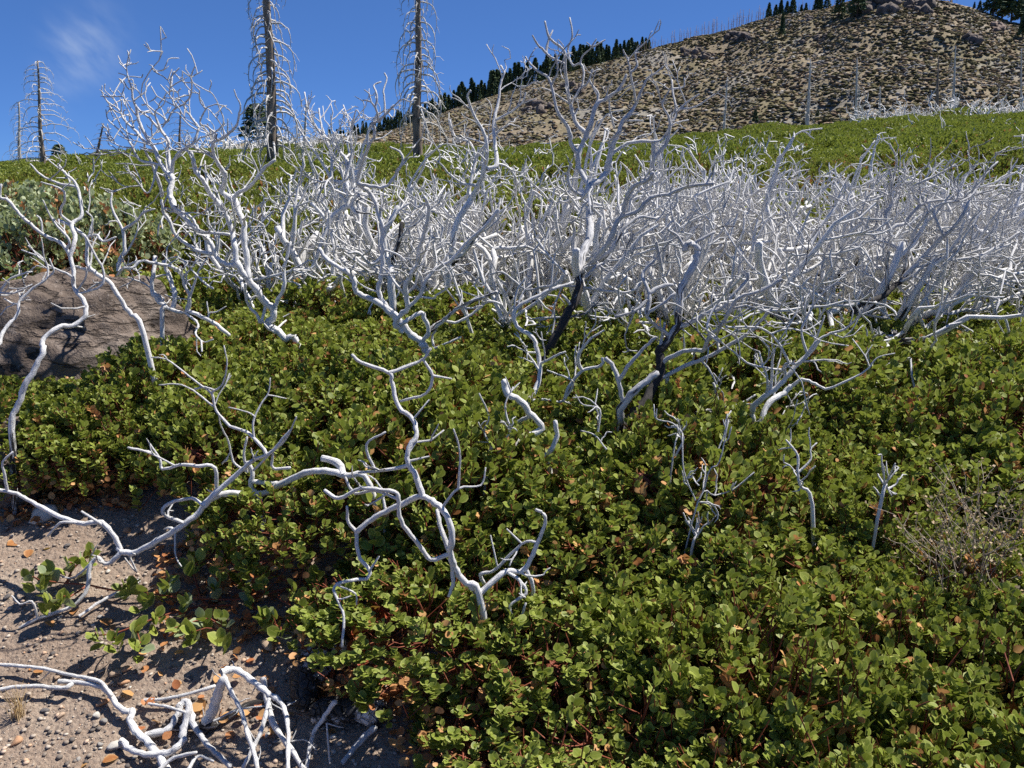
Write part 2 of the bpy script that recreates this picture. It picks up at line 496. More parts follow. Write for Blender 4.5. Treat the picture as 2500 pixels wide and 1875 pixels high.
def hill_pts(u, s):
    c = np.clip((u - hu[0]) / 9.0, 0, len(hu) - 2); ci = c.astype(int); cf = (c - ci)[:, None]
    r = np.clip(s, 0, .999) * 89; ri = r.astype(int); rf = (r - ri)[:, None]
    return (hp[ri, ci] * (1 - cf) + hp[ri, ci + 1] * cf) * (1 - rf) + (hp[ri + 1, ci] * (1 - cf) + hp[ri + 1, ci + 1] * cf) * rf
# pixel row of the hill under each column, for placing things where the photograph shows them
def hill_at(u, v):
    ss = np.linspace(.05, .995, 120)
    P = hill_pts(np.full(120, float(u)), ss); pv = proj(P)[1]
    return P[int(np.argmin(abs(pv - v)))]

def ico(sub=1):
    import bmesh
    bm = bmesh.new(); bmesh.ops.create_icosphere(bm, subdivisions=sub, radius=1.0)
    V = np.array([v.co[:] for v in bm.verts]); F = np.array([[v.index for v in f.verts] for f in bm.faces]); bm.free()
    return V, F
ICO1, ICO2, ICO3 = ico(2), ico(2), ico(3)
ICO0 = ico(1)
ICO1 = ICO0
def clumps(rng, P, R, flat=.7, tpl=ICO1, jag=.35):
    V0, F0 = tpl
    n = len(P)
    V = V0[None] * (1 + rng.uniform(-jag, jag, (n, len(V0), 1)))
    a = rng.uniform(0, 6.28, n); c, s = np.cos(a), np.sin(a)
    x = V[..., 0] * c[:, None] - V[..., 1] * s[:, None]; y = V[..., 0] * s[:, None] + V[..., 1] * c[:, None]
    V = np.stack([x, y, V[..., 2] * flat], -1) * R[:, None, None] + P[:, None]
    F = F0[None] + (np.arange(n) * len(V0))[:, None, None]
    return V.reshape(-1, 3), F.reshape(-1, 3), len(V0)
# scrub that covers the hill: far too many to count
def hill_scatter(name, n, mat, seed, cond, r0, r1, flat=.7):
    rng = np.random.default_rng(seed)
    N0 = n * 4
    u = rng.uniform(760, 2620, N0); s = rng.uniform(.1, .985, N0) ** .8
    P = hill_pts(u, s)
    f = fbm(P[:, 0] * .06 + P[:, 2] * .08, P[:, 2] * .12 + 9, 77)
    P = P[rng.random(N0) < cond(f)][:n] + np.array((0, 0, .1))
    R = rng.uniform(r0, r1, len(P)) * np.where(rng.random(len(P)) < .1, 1.3, 1)
    V, F, k_ = clumps(rng, P, R, flat, ICO0, .55)
    lc = np.repeat(rng.random(len(P)), k_)
    return tag(link(name, mk_mesh(name, V, F, {'lc': ('FLOAT', lc)}), mat), kind='stuff')
def mat_scrub(name, stops):
    m, t = new_mat(name); k = NT(t)
    pos = k.n('ShaderNodeNewGeometry').outputs['Position']
    f = k.math('ADD', k.math('MULTIPLY', k.attr('lc'), .6), k.math('MULTIPLY', k.noise(4.0, 3, pos), .4))
    k.out(k.ramp(f, stops), .9, k.bump(k.noise(6.0, 3, pos), 1.0, .2), .1)
    return m
M_SCRUB_G = mat_scrub('hill_scrub_green', [(.15, (.085, .08, .036)), (.5, (.14, .122, .055)), (.85, (.20, .165, .085))])
M_SCRUB_W = mat_scrub('hill_scrub_grey', [(.15, (.17, .16, .14)), (.5, (.28, .27, .25)), (.85, (.42, .40, .37))])
M_SCRUB_B = mat_scrub('hill_scrub_brown', [(.15, (.13, .09, .06)), (.5, (.22, .16, .10)), (.85, (.34, .25, .16))])
hill_scatter('hillside_scrub', 13000, M_SCRUB_G, 1, lambda f: .25 + 1.2 * (f - .3), .14, .40, .34)
hill_scatter('hillside_dry_scrub', 8000, M_SCRUB_W, 2, lambda f: 1.0 - 1.2 * (f - .2), .10, .32, .4)
hill_scatter('hillside_brown_scrub', 7000, M_SCRUB_B, 3, lambda f: f * 0 + .6, .12, .42, .4)

# rock outcrops on the hill
M_ROCK = mat_simple('brown_rock', (.12, .085, .068), (.32, .24, .19), 3.0, .9, .9, .08)
M_ROCK_D = mat_simple('dark_hill_rock', (.075, .062, .055), (.25, .20, .165), 1.2, .95, 1.0, .3)
def outcrop(u, v, w, h, n, label, mat=M_ROCK_D, seed=0):
    rng = np.random.default_rng(int(u) + seed)
    c = hill_at(u, v)
    px = c[1] / FPX
    th = thing('rock_outcrop', label, 'rock outcrop', c)
    for i in range(n):
        du, dv = rng.uniform(-.5, .5) * w, rng.uniform(-.5, .5) * h
        p = hill_at(u + du, v + dv)
        r = rng.uniform(.35, 1.0) * h * px * .55
        V = ICO2[0] * (1 + .22 * rng.normal(size=(len(ICO2[0]), 1))) * r * np.array((rng.uniform(.8, 1.4), rng.uniform(.7, 1.1), rng.uniform(.6, 1.0)))
        link('rock', mk_mesh('rock', V, ICO2[1]), mat, th, loc=p - c + np.array((0, 0, r * .2)), rot=rng.uniform(0, 3, 3) * np.array((.2, .2, 1)))
outcrop(2185, 14, 190, 34, 46, 'rugged brown rock band along the top of the hill below the peak')
outcrop(1805, 92, 62, 20, 18, 'broken reddish rock outcrop on the left shoulder of the brown hill')
outcrop(1995, 98, 78, 12, 16, 'thin ledge of tan rocks across the upper middle of the hill')
outcrop(1975, 46, 26, 12, 8, 'dark boulder cluster just below the pines near the hill top')
outcrop(2383, 97, 34, 20, 12, 'round dark rock knob on the right shoulder of the hill')
outcrop(1310, 265, 90, 24, 18, 'dark rock outcrop low on the left end of the hill')
outcrop(1705, 135, 80, 20, 14, 'scattered dark rocks below the left shoulder of the hill')
outcrop(1390, 215, 70, 18, 12, 'small reddish rocks beneath the pine row on the hill')
outcrop(2022, 160, 20, 10, 5, 'small dark rocks in the middle of the hillside')
outcrop(2440, 70, 40, 18, 8, 'pinkish rocks below the dark pines at the upper right', M_ROCK)

# ------------------------------------------------------------------ conifers on the ridges
def mat_needle(name, a, b):
    m, t = new_mat(name); k = NT(t)
    oi = k.n('ShaderNodeObjectInfo').outputs['Random']
    f = k.math('ADD', k.math('MULTIPLY', k.attr('lc'), .7), k.math('MULTIPLY', oi, .3))
    k.out(k.ramp(f, [(.1, a), (.9, b)]), .7, None, .2)
    return m
M_PINE = mat_needle('pine_needles', (.048, .085, .040), (.13, .17, .075))
M_TRUNK = mat_simple('pine_bark', (.06, .04, .03), (.16, .10, .07), 4, .9)
def pine_proto(seed, H, W, base=.12, n=1100, top=.7):
    rng = np.random.default_rng(seed)
    tb = Tubes(); tb.add([(0, 0, -.4), (0, 0, H * .5), (0, 0, H * .97)], [H * .022, H * .015, H * .004], 0, 7)
    tr = tb.mesh('trunk')
    tcl = rng.uniform(0, 1, n) ** 1.15
    zc = H * (base + (1 - base) * tcl)
    lump = .75 + .5 * vnoise(tcl * 14, tcl * 0 + seed, seed)
    rad = W * (1 - tcl) ** top * lump * rng.uniform(.25, 1.0, n) ** .5 + .04 * W
    a = rng.uniform(0, 6.283, n)
    C = np.stack([np.cos(a) * rad, np.sin(a) * rad, zc - rad * .12], -1)
    out = np.stack([np.cos(a), np.sin(a), -.25 + rng.uniform(-.2, .3, n)], -1)
    sz = H * rng.uniform(.035, .07, n)[:, None]
    d = nrm(out + rng.normal(size=(n, 3)) * .35) * sz; e = nrm(rng.normal(size=(n, 3))) * sz * .55
    V = np.stack([C - d, C + e, C + d, C - e], 1).reshape(-1, 3)
    F = np.arange(4 * n).reshape(-1, 4)
    cr = mk_mesh('crown', V, F, {'lc': ('FLOAT', np.repeat(rng.random(n), 4))})
    tr.materials.append(M_TRUNK); cr.materials.append(M_PINE)
    return tr, cr
PINES = [pine_proto(s, 10, w, b, 900, tp) for s, w, b, tp in ((1, 1.7, .10, .8), (2, 2.0, .15, .7), (3, 1.5, .2, .75), (4, 2.6, .22, .5))]
def pine(p, h, label, group, kind, rz, wid=1.0):
    tr, cr = PINES[kind]; s_ = h / 10
    o = thing('pine_tree', label, 'pine tree', p, group, rz, (s_ * wid, s_ * wid, s_))
    link('trunk', tr, None, o); link('crown', cr, None, o)
    return o
rng = np.random.default_rng(5)
# the long row behind the left flank
u = 806.0
while u < 1592:
    v = np.interp(u, HU, HV)
    Y = np.interp(u, HU, HY) + rng.uniform(3, 10)
    hpx = np.interp(u, [800, 950, 1150, 1350, 1500, 1590], [18, 30, 44, 46, 36, 28]) * rng.uniform(.72, 1.28)
    drop = rng.uniform(2, 10)
    b = at_depth(u, v + drop + 4, Y)
    pine(b, (hpx + drop + 4) * Y / FPX, 'dark green pine in the long row behind the left flank of the hill', 'pines in the row behind the ridge', int(rng.integers(0, 3)), rng.uniform(0, 6), 1.05)
    u += rng.uniform(5, 13)
for (u, v, hpx, kd, lab) in [(1876, 44, 32, 0, 'slim pine at the left end of the upper ridge group'), (1893, 42, 26, 1, 'short pine second in the upper ridge group'),
        (1905, 40, 34, 2, 'taller pine in the middle of the upper ridge group'), (1920, 38, 30, 0, 'dense pine right of the middle in the upper ridge group'),
        (1934, 36, 36, 1, 'tallest pine at the right end of the upper ridge group'), (1955, 40, 24, 2, 'small pine between the two ridge groups'),
        (1966, 38, 26, 0, 'narrow pine beside the dark boulders near the hill top'), (1992, 33, 34, 1, 'pine on bare soil left of the summit rocks'),
        (2001, 30, 36, 2, 'paler pine on bare soil close to the summit rocks'), (2018, 22, 26, 3, 'bushy pine rising behind the summit edge')]:
    Y = np.interp(u, HU, HY); b = at_depth(u, v + 4, Y)
    pine(b, (hpx + 4) * Y / FPX, lab, 'pines near the summit', kd, u, 1.25)
for (u, v, hpx, kd, w, lab) in [(2051, 38, 42, 3, 1.3, 'bushy leaning pine on the slope under the summit'), (2096, 40, 62, 3, 1.35, 'large dark pine left of the summit rock band'),
        (1912, 92, 52, 2, .8, 'lone thin pine on the left shoulder of the hill'), (2058, 48, 14, 1, 1.2, 'tiny green pine below the large summit pines'),
        (2391, 19, 18, 1, 1.3, 'small rounded pine on the right ridge'), (2378, 17, 12, 0, 1.3, 'very small pine at the left of the right ridge pines'),
        (2424, 38, 62, 3, 1.5, 'broad dark pine at the left of the upper right clump'), (2446, 44, 70, 3, 1.5, 'broad dark pine in the middle of the upper right clump'),
        (2468, 48, 74, 3, 1.4, 'tall dark pine at the right of the upper right clump'), (2492, 46, 60, 2, 1.6, 'dark pine in the upper right corner behind the clump'),
        (2500, 96, 60, 2, 1.1, 'dark pine cut by the right edge of the picture'), (2017, 284, 18, 0, 1.2, 'small green conifer at the foot of the hill'),
        (1860, 300, 28, 1, 1.2, 'grey green conifer at the foot of the hill near the centre')]:
    b = hill_at(u, v + 2); hh = (hpx + 3) * b[1] / FPX
    pine(b, hh, lab, 'pines on the hill', kd, u, w)
# green pines standing on the near crest, left
for (u, vt, vb, Y, kd, w, lab) in [(632, 262, 345, 60, 3, 1.9, 'rounded green pine behind the tall burnt snag on the left crest'),
                                   (148, 356, 392, 58, 3, 2.0, 'small rounded tree on the far left crest')]:
    b = at_depth(u, vb + 10, Y); pine(b, (vb + 10 - vt) * Y / FPX, lab, None, kd, 1, w)

# grey burnt trunks along the upper left ridge
M_GHOST = mat_simple('ghost_trunk', (.20, .13, .10), (.42, .33, .27), 2, .9)
tb = Tubes(); tb.add([(0, 0, -.5), (.02, 0, .4), (.0, .01, 1)], [.016, .013, .005], 0, 5)
rng = np.random.default_rng(8)
for i in range(16):
    z_ = rng.uniform(.3, .95); a = rng.uniform(0, 6.28); l = rng.uniform(.05, .12)
    tb.add([(0, 0, z_), (math.cos(a) * l, math.sin(a) * l, z_ + .02)], [.005, .003], 0, 3)
g_me = tb.mesh('burnt_trunk'); g_me.materials.append(M_GHOST)
u = 1560.0
while u < 2090:
    v = np.interp(u, HU, HV); Y = np.interp(u, HU, HY) + rng.uniform(2, 9)
    hpx = np.interp(u, [1560, 1700, 1850, 1950, 2090], [18, 26, 28, 22, 24]) * rng.uniform(.6, 1.4)
    b = at_depth(u, v + 5, Y); h_ = (hpx + 5) * Y / FPX
    tag(link('burnt_tree', g_me, None, None, b, (rng.normal() * .05, rng.normal() * .05, rng.uniform(0, 6)), (h_ * 1.5, h_ * 1.5, h_)),
        'thin burnt tree trunk in the grey row along the upper left ridge', 'dead tree', 'burnt trunks along the ridge')
    u += rng.uniform(4, 10)

# ------------------------------------------------------------------ burnt snags
def snag(base, top, r0, r1, label, nb, blen, droop, seed, mats, each=True, pale_base=0, bottom=.12, name='burnt_snag', brr=.011):
    rng = np.random.default_rng(seed)
    base, top = np.array(base), np.array(top)
    L = np.linalg.norm(top - base)
    o = thing(name, label, 'dead tree', base)
    ts = np.linspace(0, 1, 14)
    ax = (top - base)[None] * ts[:, None] + np.stack([np.sin(ts * 9 + seed) * .012 * L * (1 - ts), np.cos(ts * 7 + seed) * .010 * L, ts * 0], -1) * .5
    ax[0] = 0
    ax = np.vstack([ax[:1] - np.array((0, 0, .6)), ax])
    R = np.concatenate([[r0 * 1.15], r0 + (r1 - r0) * ts]) * rng.uniform(.93, 1.07, 15)
    ch = np.concatenate([[.35], np.where(ts < pale_base, -.6, .28 + .12 * np.sin(ts * 20))])
    tb = Tubes(); tb.add(ax, R, ch, 10); link('trunk', tb.mesh('trunk'), mats[0], o)
    if nb == 0: return o
    join = Tubes()
    for i in range(nb):
        t_ = bottom + (1 - bottom) * ((i + rng.uniform(0, 1)) / nb)
        p = (top - base) * t_
        a = i * 2.4 + rng.uniform(-.7, .7)
        out = np.array((math.cos(a), math.sin(a), 0))
        l = blen * (1 - .55 * t_) * rng.uniform(.55, 1.15)
        m_ = 9; s_ = np.linspace(0, 1, m_)
        dr = droop * rng.uniform(.7, 1.35)
        side = np.array((-out[1], out[0], 0)) * rng.normal() * .18
        P = p[None] + out[None] * (l * (s_ * (1.12 - .62 * s_ * s_ * min(dr, 1)))[:, None]) + side[None] * l * (s_ ** 2)[:, None]
        P[:, 2] += l * (.22 * s_ - dr * s_ ** 2.2) + rng.normal(size=m_) * .012 * l
        rr = brr * (1.25 - .6 * t_)
        RR = rr * (1 - .78 * s_)
        tb = Tubes() if each else join
        tb.add(P, RR, -.1 + rng.uniform(-.3, .3), 5)
        for j in range(rng.integers(4, 9) if each else 2):
            kx = rng.integers(2, m_); q = P[kx]
            dd = nrm(rng.normal(size=3) + np.array((0, 0, -.6)) + out * .4); tl = l * rng.uniform(.08, .26)
            tb.add([q, q + dd * tl * .5 + rng.normal(size=3) * .02 * l, q + dd * tl + np.array((0, 0, -.25 * tl))], [rr * .34, rr * .26, rr * .16], -.1, 3, False)
        if each: link('branch', tb.mesh('branch'), mats[1], o)
    if not each: tag(link('branches', join.mesh('branches'), mats[1], o), kind='stuff')
    return o
def snag_px(ub, vb, ut, vt, Y, wpx0, wpx1, *a, **k):
    b = at_depth(ub, vb, Y); t_ = at_depth(ut, vt, Y)
    f = Y / FPX / 2
    return snag(b, t_, wpx0 * f, wpx1 * f, *a, **k)
# two tall ones in the middle distance; both run on above the frame
snag_px(672, 455, 644, -150, 17, 29, 13, 'tall burnt conifer snag with drooping bare branches, nearer and thicker', 92, 1.05, 1.05, 3, (M_SNAG, M_SNAG_BR), bottom=.16, brr=.024)
snag_px(1019, 330, 1022, -140, 21, 20, 8, 'slimmer burnt conifer snag standing right of the thick one', 74, 1.15, 1.05, 4, (M_SNAG, M_SNAG_BR), bottom=.06, brr=.024)
snag_px(108, 470, 91, 148, 27, 14, 3, 'burnt snag with a pale barkless foot on the far left slope', 54, 1.5, .55, 6, (M_SNAG, M_SNAG_BR), pale_base=.22, bottom=.2, brr=.021)
snag_px(48, 415, 46, 250, 45, 9, 3, 'faint pale snag behind the far left burnt snag', 46, 1.3, .9, 7, (M_PALE_SNAG, M_PALE_SNAG), each=False, bottom=.1, brr=.014)
snag_px(216, 462, 253, 302, 24, 12, 3, 'short leaning burnt snag on the left slope', 26, .6, .35, 9, (M_SNAG, M_SNAG), each=False, pale_base=.3, bottom=.3, brr=.011)
snag_px(437, 420, 440, 272, 30, 8, 3, 'thin dark snag seen through the left white shrub', 34, 1.0, .5, 12, (M_SNAG, M_SNAG), each=False, bottom=.15)
snag_px(555, 372, 556, 290, 40, 6, 2, 'small thin snag on the crest left of the tall burnt snag', 20, .8, .5, 13, (M_PALE_SNAG, M_PALE_SNAG), each=False)
snag_px(736, 440, 748, 250, 24, 10, 3, 'pale leaning snag right of the tall burnt snag', 40, 1.0, .8, 14, (M_PALE_SNAG, M_SNAG_BR), each=False)
for (ub, vb, ut, vt, w, nb, lab, mm, sd) in [
        (1767, 318, 1776, 188, 7, 22, 'thin pale snag at the hill foot nearest the centre', M_PALE_SNAG, 1),
        (1971, 300, 1979, 145, 10, 44, 'pale snag with wide drooping lower branches before the hill', M_PALE_SNAG, 2),
        (2089, 288, 2093, 142, 8, 40, 'pale snag with short drooping branches before the hill', M_PALE_SNAG, 3),
        (2147, 286, 2149, 212, 6, 10, 'short pale snag just above the green crest', M_PALE_SNAG, 4),
        (2287, 250, 2291, 140, 8, 10, 'bare two toned snag with dark top before the hill', M_SNAG, 5),
        (2327, 262, 2333, 112, 8, 34, 'tallest white snag before the right side of the hill', M_PALE_SNAG, 6),
        (2436, 256, 2437, 208, 5, 8, 'tiny snag near the right edge of the green crest', M_SNAG, 7),
        (2322, 12, 2324, -40, 6, 14, 'dark snag standing on the right summit ridge', M_SNAG, 8),
        (2242, 22, 2246, -30, 5, 10, 'dark snag standing on the summit rocks', M_SNAG, 9),
        (2492, 250, 2494, 120, 4, 8, 'thin grey snag beside the right edge of the picture', M_PALE_SNAG, 10)]:
    Y = 155 if vb < 30 else 50
    snag_px(ub, vb + 8, ut, vt, Y, w, 2.2, lab, nb, .022 * Y, .75, 40 + sd, (mm, M_PALE_SNAG if mm is M_PALE_SNAG else M_SNAG), each=False, bottom=.12, pale_base=.5 if sd == 5 else 0, brr=.00035 * Y, name='dead_tree')

# ------------------------------------------------------------------ living manzanita
def leaf_hi():
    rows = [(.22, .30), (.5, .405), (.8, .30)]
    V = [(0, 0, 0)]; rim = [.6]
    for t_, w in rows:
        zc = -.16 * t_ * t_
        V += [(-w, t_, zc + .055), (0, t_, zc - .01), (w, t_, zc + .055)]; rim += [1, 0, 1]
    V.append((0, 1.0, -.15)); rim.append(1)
    F = [(0, 2, 1), (0, 3, 2)]
    for r in (0, 1):
        a = 1 + r * 3; b = a + 3
        F += [(a, a + 1, b + 1), (a, b + 1, b), (a + 1, a + 2, b + 2), (a + 1, b + 2, b + 1)]
    F += [(7, 8, 10), (8, 9, 10)]
    return np.array(V, float), np.array(F), np.array(rim)
def leaf_mid():
    V = [(0, 0, 0), (-.34, .3, .04), (-.3, .75, -.03), (0, 1, -.1), (.3, .75, -.03), (.34, .3, .04)]
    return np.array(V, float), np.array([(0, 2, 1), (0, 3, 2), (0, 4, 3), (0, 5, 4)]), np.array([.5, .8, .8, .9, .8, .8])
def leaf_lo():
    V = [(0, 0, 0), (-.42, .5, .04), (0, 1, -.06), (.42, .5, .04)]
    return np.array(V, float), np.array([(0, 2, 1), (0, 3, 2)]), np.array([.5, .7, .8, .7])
LEAVES = {'hi': leaf_hi(), 'mid': leaf_mid(), 'lo': leaf_lo()}
def place_leaves(kind, P, D, N, L, lc, dead):
    """leaf i: base P, long axis D, normal N, length L"""
    V0, F0, rim = LEAVES[kind]
    D = nrm(D); N = nrm(N - (N * D).sum(1, keepdims=True) * D); X = np.cross(D, N)
    V = P[:, None] + L[:, None, None] * (V0[None, :, 0:1] * X[:, None] + V0[None, :, 1:2] * D[:, None] + V0[None, :, 2:3] * N[:, None])
    n, m_ = len(P), len(V0)
    F = F0[None] + (np.arange(n) * m_)[:, None, None]
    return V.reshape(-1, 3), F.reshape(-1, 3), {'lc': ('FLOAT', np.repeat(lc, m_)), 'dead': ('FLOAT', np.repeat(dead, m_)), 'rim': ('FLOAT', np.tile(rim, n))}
def shoot_leaves(rng, tips, axes, per, llen, spacing=.0085):
    """leaves set spirally on upright shoots; returns P, D, N, L"""
    S_ = len(tips)
    j = np.tile(np.arange(per), S_); ti = np.repeat(np.arange(S_), per)
    ax = axes[ti]
    e1 = nrm(np.cross(ax, np.array((.3, .8, .1)))); e2 = np.cross(ax, e1)
    ph = j * 2.399 + np.repeat(rng.uniform(0, 6.28, S_), per) + rng.normal(size=len(j)) * .3
    rad = np.cos(ph)[:, None] * e1 + np.sin(ph)[:, None] * e2
    al = np.clip(.2 + j / per * .62 + rng.normal(size=len(j)) * .2, .1, 1.5)
    D = nrm(np.cos(al)[:, None] * ax + np.sin(al)[:, None] * rad)
    P = tips[ti] - ax * (j * spacing)[:, None] + rad * .004
    N = ax - (ax * D).sum(1, keepdims=True) * D
    N = nrm(N + 1e-4)
    tw = rng.normal(size=len(j)) * .75
    X = np.cross(D, N)
    N = N * np.cos(tw)[:, None] + X * np.sin(tw)[:, None]
    sz = np.repeat(rng.uniform(.8, 1.15, S_), per)
    L = llen * sz * rng.uniform(.72, 1.15, len(j)) * np.where(j < 2, .62, 1.0)
    return P, D, N, L
def mound_tips(rng, n, R, H, seed, inner=.3):
    """shoot tips over a lumpy mound of radius R and height H"""
    a = rng.uniform(0, 6.283, n); q = np.sqrt(rng.uniform(0, 1, n)) * 1.0
    x, y = np.cos(a) * q, np.sin(a) * q
    lump = .72 + .5 * fbm(x * 2.1 + seed * 3.1, y * 2.1 + 5, seed, 2)
    z = np.sqrt(np.clip(1 - q ** 2.6, 0, 1)) * lump
    dep = np.where(rng.random(n) < inner, rng.uniform(.55, .9, n), 1.0)
    T = np.stack([x * R * (1 + .12 * (lump - 1)), y * R, z * H], -1)
    T[:, 2] = T[:, 2] * dep + .02
    nor = nrm(np.stack([x * .75, y * .75, np.full(n, .9)], -1))
    return T, nor
def make_live(kind, seed, R, H, nsh, per, llen, deadp=.05, stems=True, mat=None, inner=.3):
    rng = np.random.default_rng(seed)
    T, nor = mound_tips(rng, nsh, R, H, seed, inner)
    ax = nrm(nor * .55 + Z * .8 + rng.normal(size=T.shape) * .28)
    P, D, N, L = shoot_leaves(rng, T, ax, per, llen, .009 * llen / .032)
    shl = np.repeat(rng.random(nsh), per)
    lc = np.clip(.55 * shl + .45 * rng.random(len(P)), 0, 1)
    j = np.tile(np.arange(per), nsh)
    dead = (rng.random(len(P)) < deadp * np.where(j > per * .6, 1.6, .35)).astype(float)
    dsh = np.repeat(rng.random(nsh) < deadp * .35, per); dead = np.where(dsh & (rng.random(len(P)) < .7), 1.0, dead)
    # loose dead leaves caught low inside
    nd = int(len(P) * .05)
    a = rng.uniform(0, 6.28, nd); q = np.sqrt(rng.random(nd))
    Pd = np.stack([np.cos(a) * q * R, np.sin(a) * q * R, rng.uniform(.02, .5, nd) * H * (1 - .6 * q)], -1)
    P = np.vstack([P, Pd]); D = np.vstack([D, nrm(rng.normal(size=(nd, 3)))]); N = np.vstack([N, nrm(rng.normal(size=(nd, 3)) + Z)])
    L = np.append(L, llen * rng.uniform(.7, 1.1, nd)); lc = np.append(lc, rng.random(nd)); dead = np.append(dead, np.ones(nd))
    V, F, at = place_leaves(kind, P, D, N, L, lc, dead)
    fol = mk_mesh('foliage', V, F, at, kind == 'hi'); fol.materials.append(mat or M_LEAF)
    st = None
    if stems:
        tb = Tubes()
        nm = 14
        roots = np.stack([rng.normal(size=nm) * R * .18, rng.normal(size=nm) * R * .18, np.full(nm, -.06)], -1)
        mids = []
        for i in range(nm):
            a = 6.283 * i / nm + rng.uniform(-.3, .3); q = rng.uniform(.3, .8)
            e = np.array((math.cos(a) * q * R, math.sin(a) * q * R, H * rng.uniform(.3, .55)))
            m_ = (roots[i] + e) * .5 + np.array((0, 0, .04)) + rng.normal(size=3) * .02
            Pm = catmull([roots[i], m_, e], 3); tb.add(Pm, np.linspace(.0065, .004, len(Pm)), 0, 5); mids.append(e)
        mids = np.array(mids)
        for i in range(0, nsh, 1):
            e = T[i] - ax[i] * .10
            kx = int(np.argmin(((mids - e) ** 2).sum(1) + rng.random(nm) * .01))
            tb.add([mids[kx], (mids[kx] + e) * .5 - np.array((0, 0, .02)), e, T[i]], [.0030, .0027, .0024, .0016], 0, 3, False)
        st = tb.mesh('stems'); st.materials.append(M_STEM)
    return fol, st
NEAR = [make_live('hi', 100 + i, .46, .40, 400, 12, .0325, .07) for i in range(5)]
NEAR_OR = [make_live('hi', 120, .44, .36, 340, 11, .033, .45), make_live('hi', 121, .44, .36, 340, 11, .033, .22)]
MIDP = [make_live('mid', 140 + i, .75, .52, 800, 9, .035, .04, True) for i in range(3)]
MID_OR = [make_live('mid', 150, .7, .45, 700, 9, .035, .38, True)]
PALE = [make_live('hi', 160, .50, .55, 170, 11, .046, .05, True, M_LEAF_PALE)]
FARP = [make_live('lo', 170 + i, 1.35, .62, 1000, 7, .055, .03, False, None, .15) for i in range(3)]
FARP.append(make_live('lo', 175, 1.2, .5, 900, 7, .055, .22, False, None, .15))

def live(proto, x, y, s, hs, label, group, rz, dz=-.02, name='manzanita_shrub', tilt=0):
    z = gz(x, y)
    o = thing(name, label, 'shrub', (x, y, z + dz), group, rz, (s, s, s * hs))
    fol, st = proto
    tag(link('foliage', fol, None, o), kind='stuff')
    if st is not None: tag(link('stems', st, None, o), kind='stuff')
    return o

BARE_U = [-600, 0, 160, 300, 400, 520, 640, 760, 850, 930, 985, 1012]
BARE_V = [1175, 1185, 1195, 1205, 1310, 1390, 1450, 1510, 1580, 1660, 1760, 1950]
def is_bare(x, y):
    u, v = proj((x, y, gz(x, y)))
    if y < 1.2: return x < -.15
    return u < 1014 and v > np.interp(u, BARE_U, BARE_V)
BOULDER = np.array((-2.22, 4.10)); BR = np.array((.66, .40))
rng = np.random.default_rng(77)
near_list = []
y = 1.28
row = 0
while y < 6.2:
    st_ = .33 if y < 3 else (.37 if y < 4.4 else .45)
    w = .66 * y + .55
    x = -w + (row % 2) * st_ * .5
    while x < w:
        px, py = x + rng.normal() * .07, y + rng.normal() * .07
        x += st_
        if is_bare(px - .02, py - .30) or is_bare(px - .20, py - .12): continue
        e = (np.array((px, py)) - BOULDER) / (BR + .16)
        if e @ e < 1.0: continue
        u, v = proj((px, py, gz(px, py) + .3))
        # a few openings in the canopy
        op = fbm(np.array([px * 1.3 + 4]), np.array([py * 1.3]), 91, 2)[0]
        if op < .20: continue
        if 1500 < u < 1760 and py > 4.2 and py < 6.4 and rng.random() < .55: continue     # open soil under the thicket
        if u > 1750 and py > 4.6 and rng.random() < .35: continue
        if 2250 < u < 2450 and 1.75 < py < 2.35: continue                                    # the dry brown shrub stands here
        s = rng.uniform(.82, 1.12) * (1.0 if y < 3 else 1.1)
        hs = rng.uniform(.55, .88)
        if u < 230 and 2.6 < py < 3.8: hs *= .72
        if 800 < u < 1450 and py < 2.5: hs *= .72
        pr = NEAR[int(rng.integers(0, 5))]; nm = None
        if 120 < u < 520 and 4.0 < py < 5.4 and rng.random() < .5: pr = NEAR_OR[int(rng.integers(0, 2))]; nm = 'scorched'
        elif rng.random() < .05: pr = NEAR_OR[1]
        if nm == 'scorched': lab, grp = 'manzanita shrub with many orange dead leaves behind the boulder', 'scorched shrubs behind the boulder'
        elif u < 560 and py < 3.7: lab, grp = 'low leafy green manzanita growing against the front of the brown boulder', 'shrubs around the boulder'
        elif py < 2.5 and u > 1550: lab, grp = 'low green manzanita in the unbroken leafy mass at the lower right', 'green shrubs at the lower right'
        elif py < 2.9 and u <= 1550: lab, grp = 'green manzanita around the foot of the nearest white branches, bottom centre', 'green shrubs at the bottom centre'
        elif py < 4.4: lab, grp = 'green manzanita under the row of tall white skeletons', 'green shrubs below the white skeletons'
        elif u < 1300: lab, grp = 'green manzanita just behind the tall left and centre skeletons', 'green shrubs behind the skeletons'
        else: lab, grp = 'green manzanita growing beneath the dense white thicket on the right', 'green shrubs under the right thicket'
        o = live(pr, px, py, s, hs, lab, grp, rng.uniform(0, 6.28))
        near_list.append((o, px, py, s, hs, u, v))
    y += st_ * .87; row += 1
for i, (u, v) in enumerate([(30, 1120), (120, 1135), (205, 1140), (280, 1125), (340, 1150), (160, 1060), (60, 1050), (255, 1050)]):
    p = on_ground(u, v)
    o = live(NEAR[i % 5], p[0], p[1] + .1, rng.uniform(.75, .95), rng.uniform(.6, .85) if v > 1100 else .55, 'low leafy green manzanita growing against the front of the brown boulder', 'shrubs around the boulder', i * 1.1)
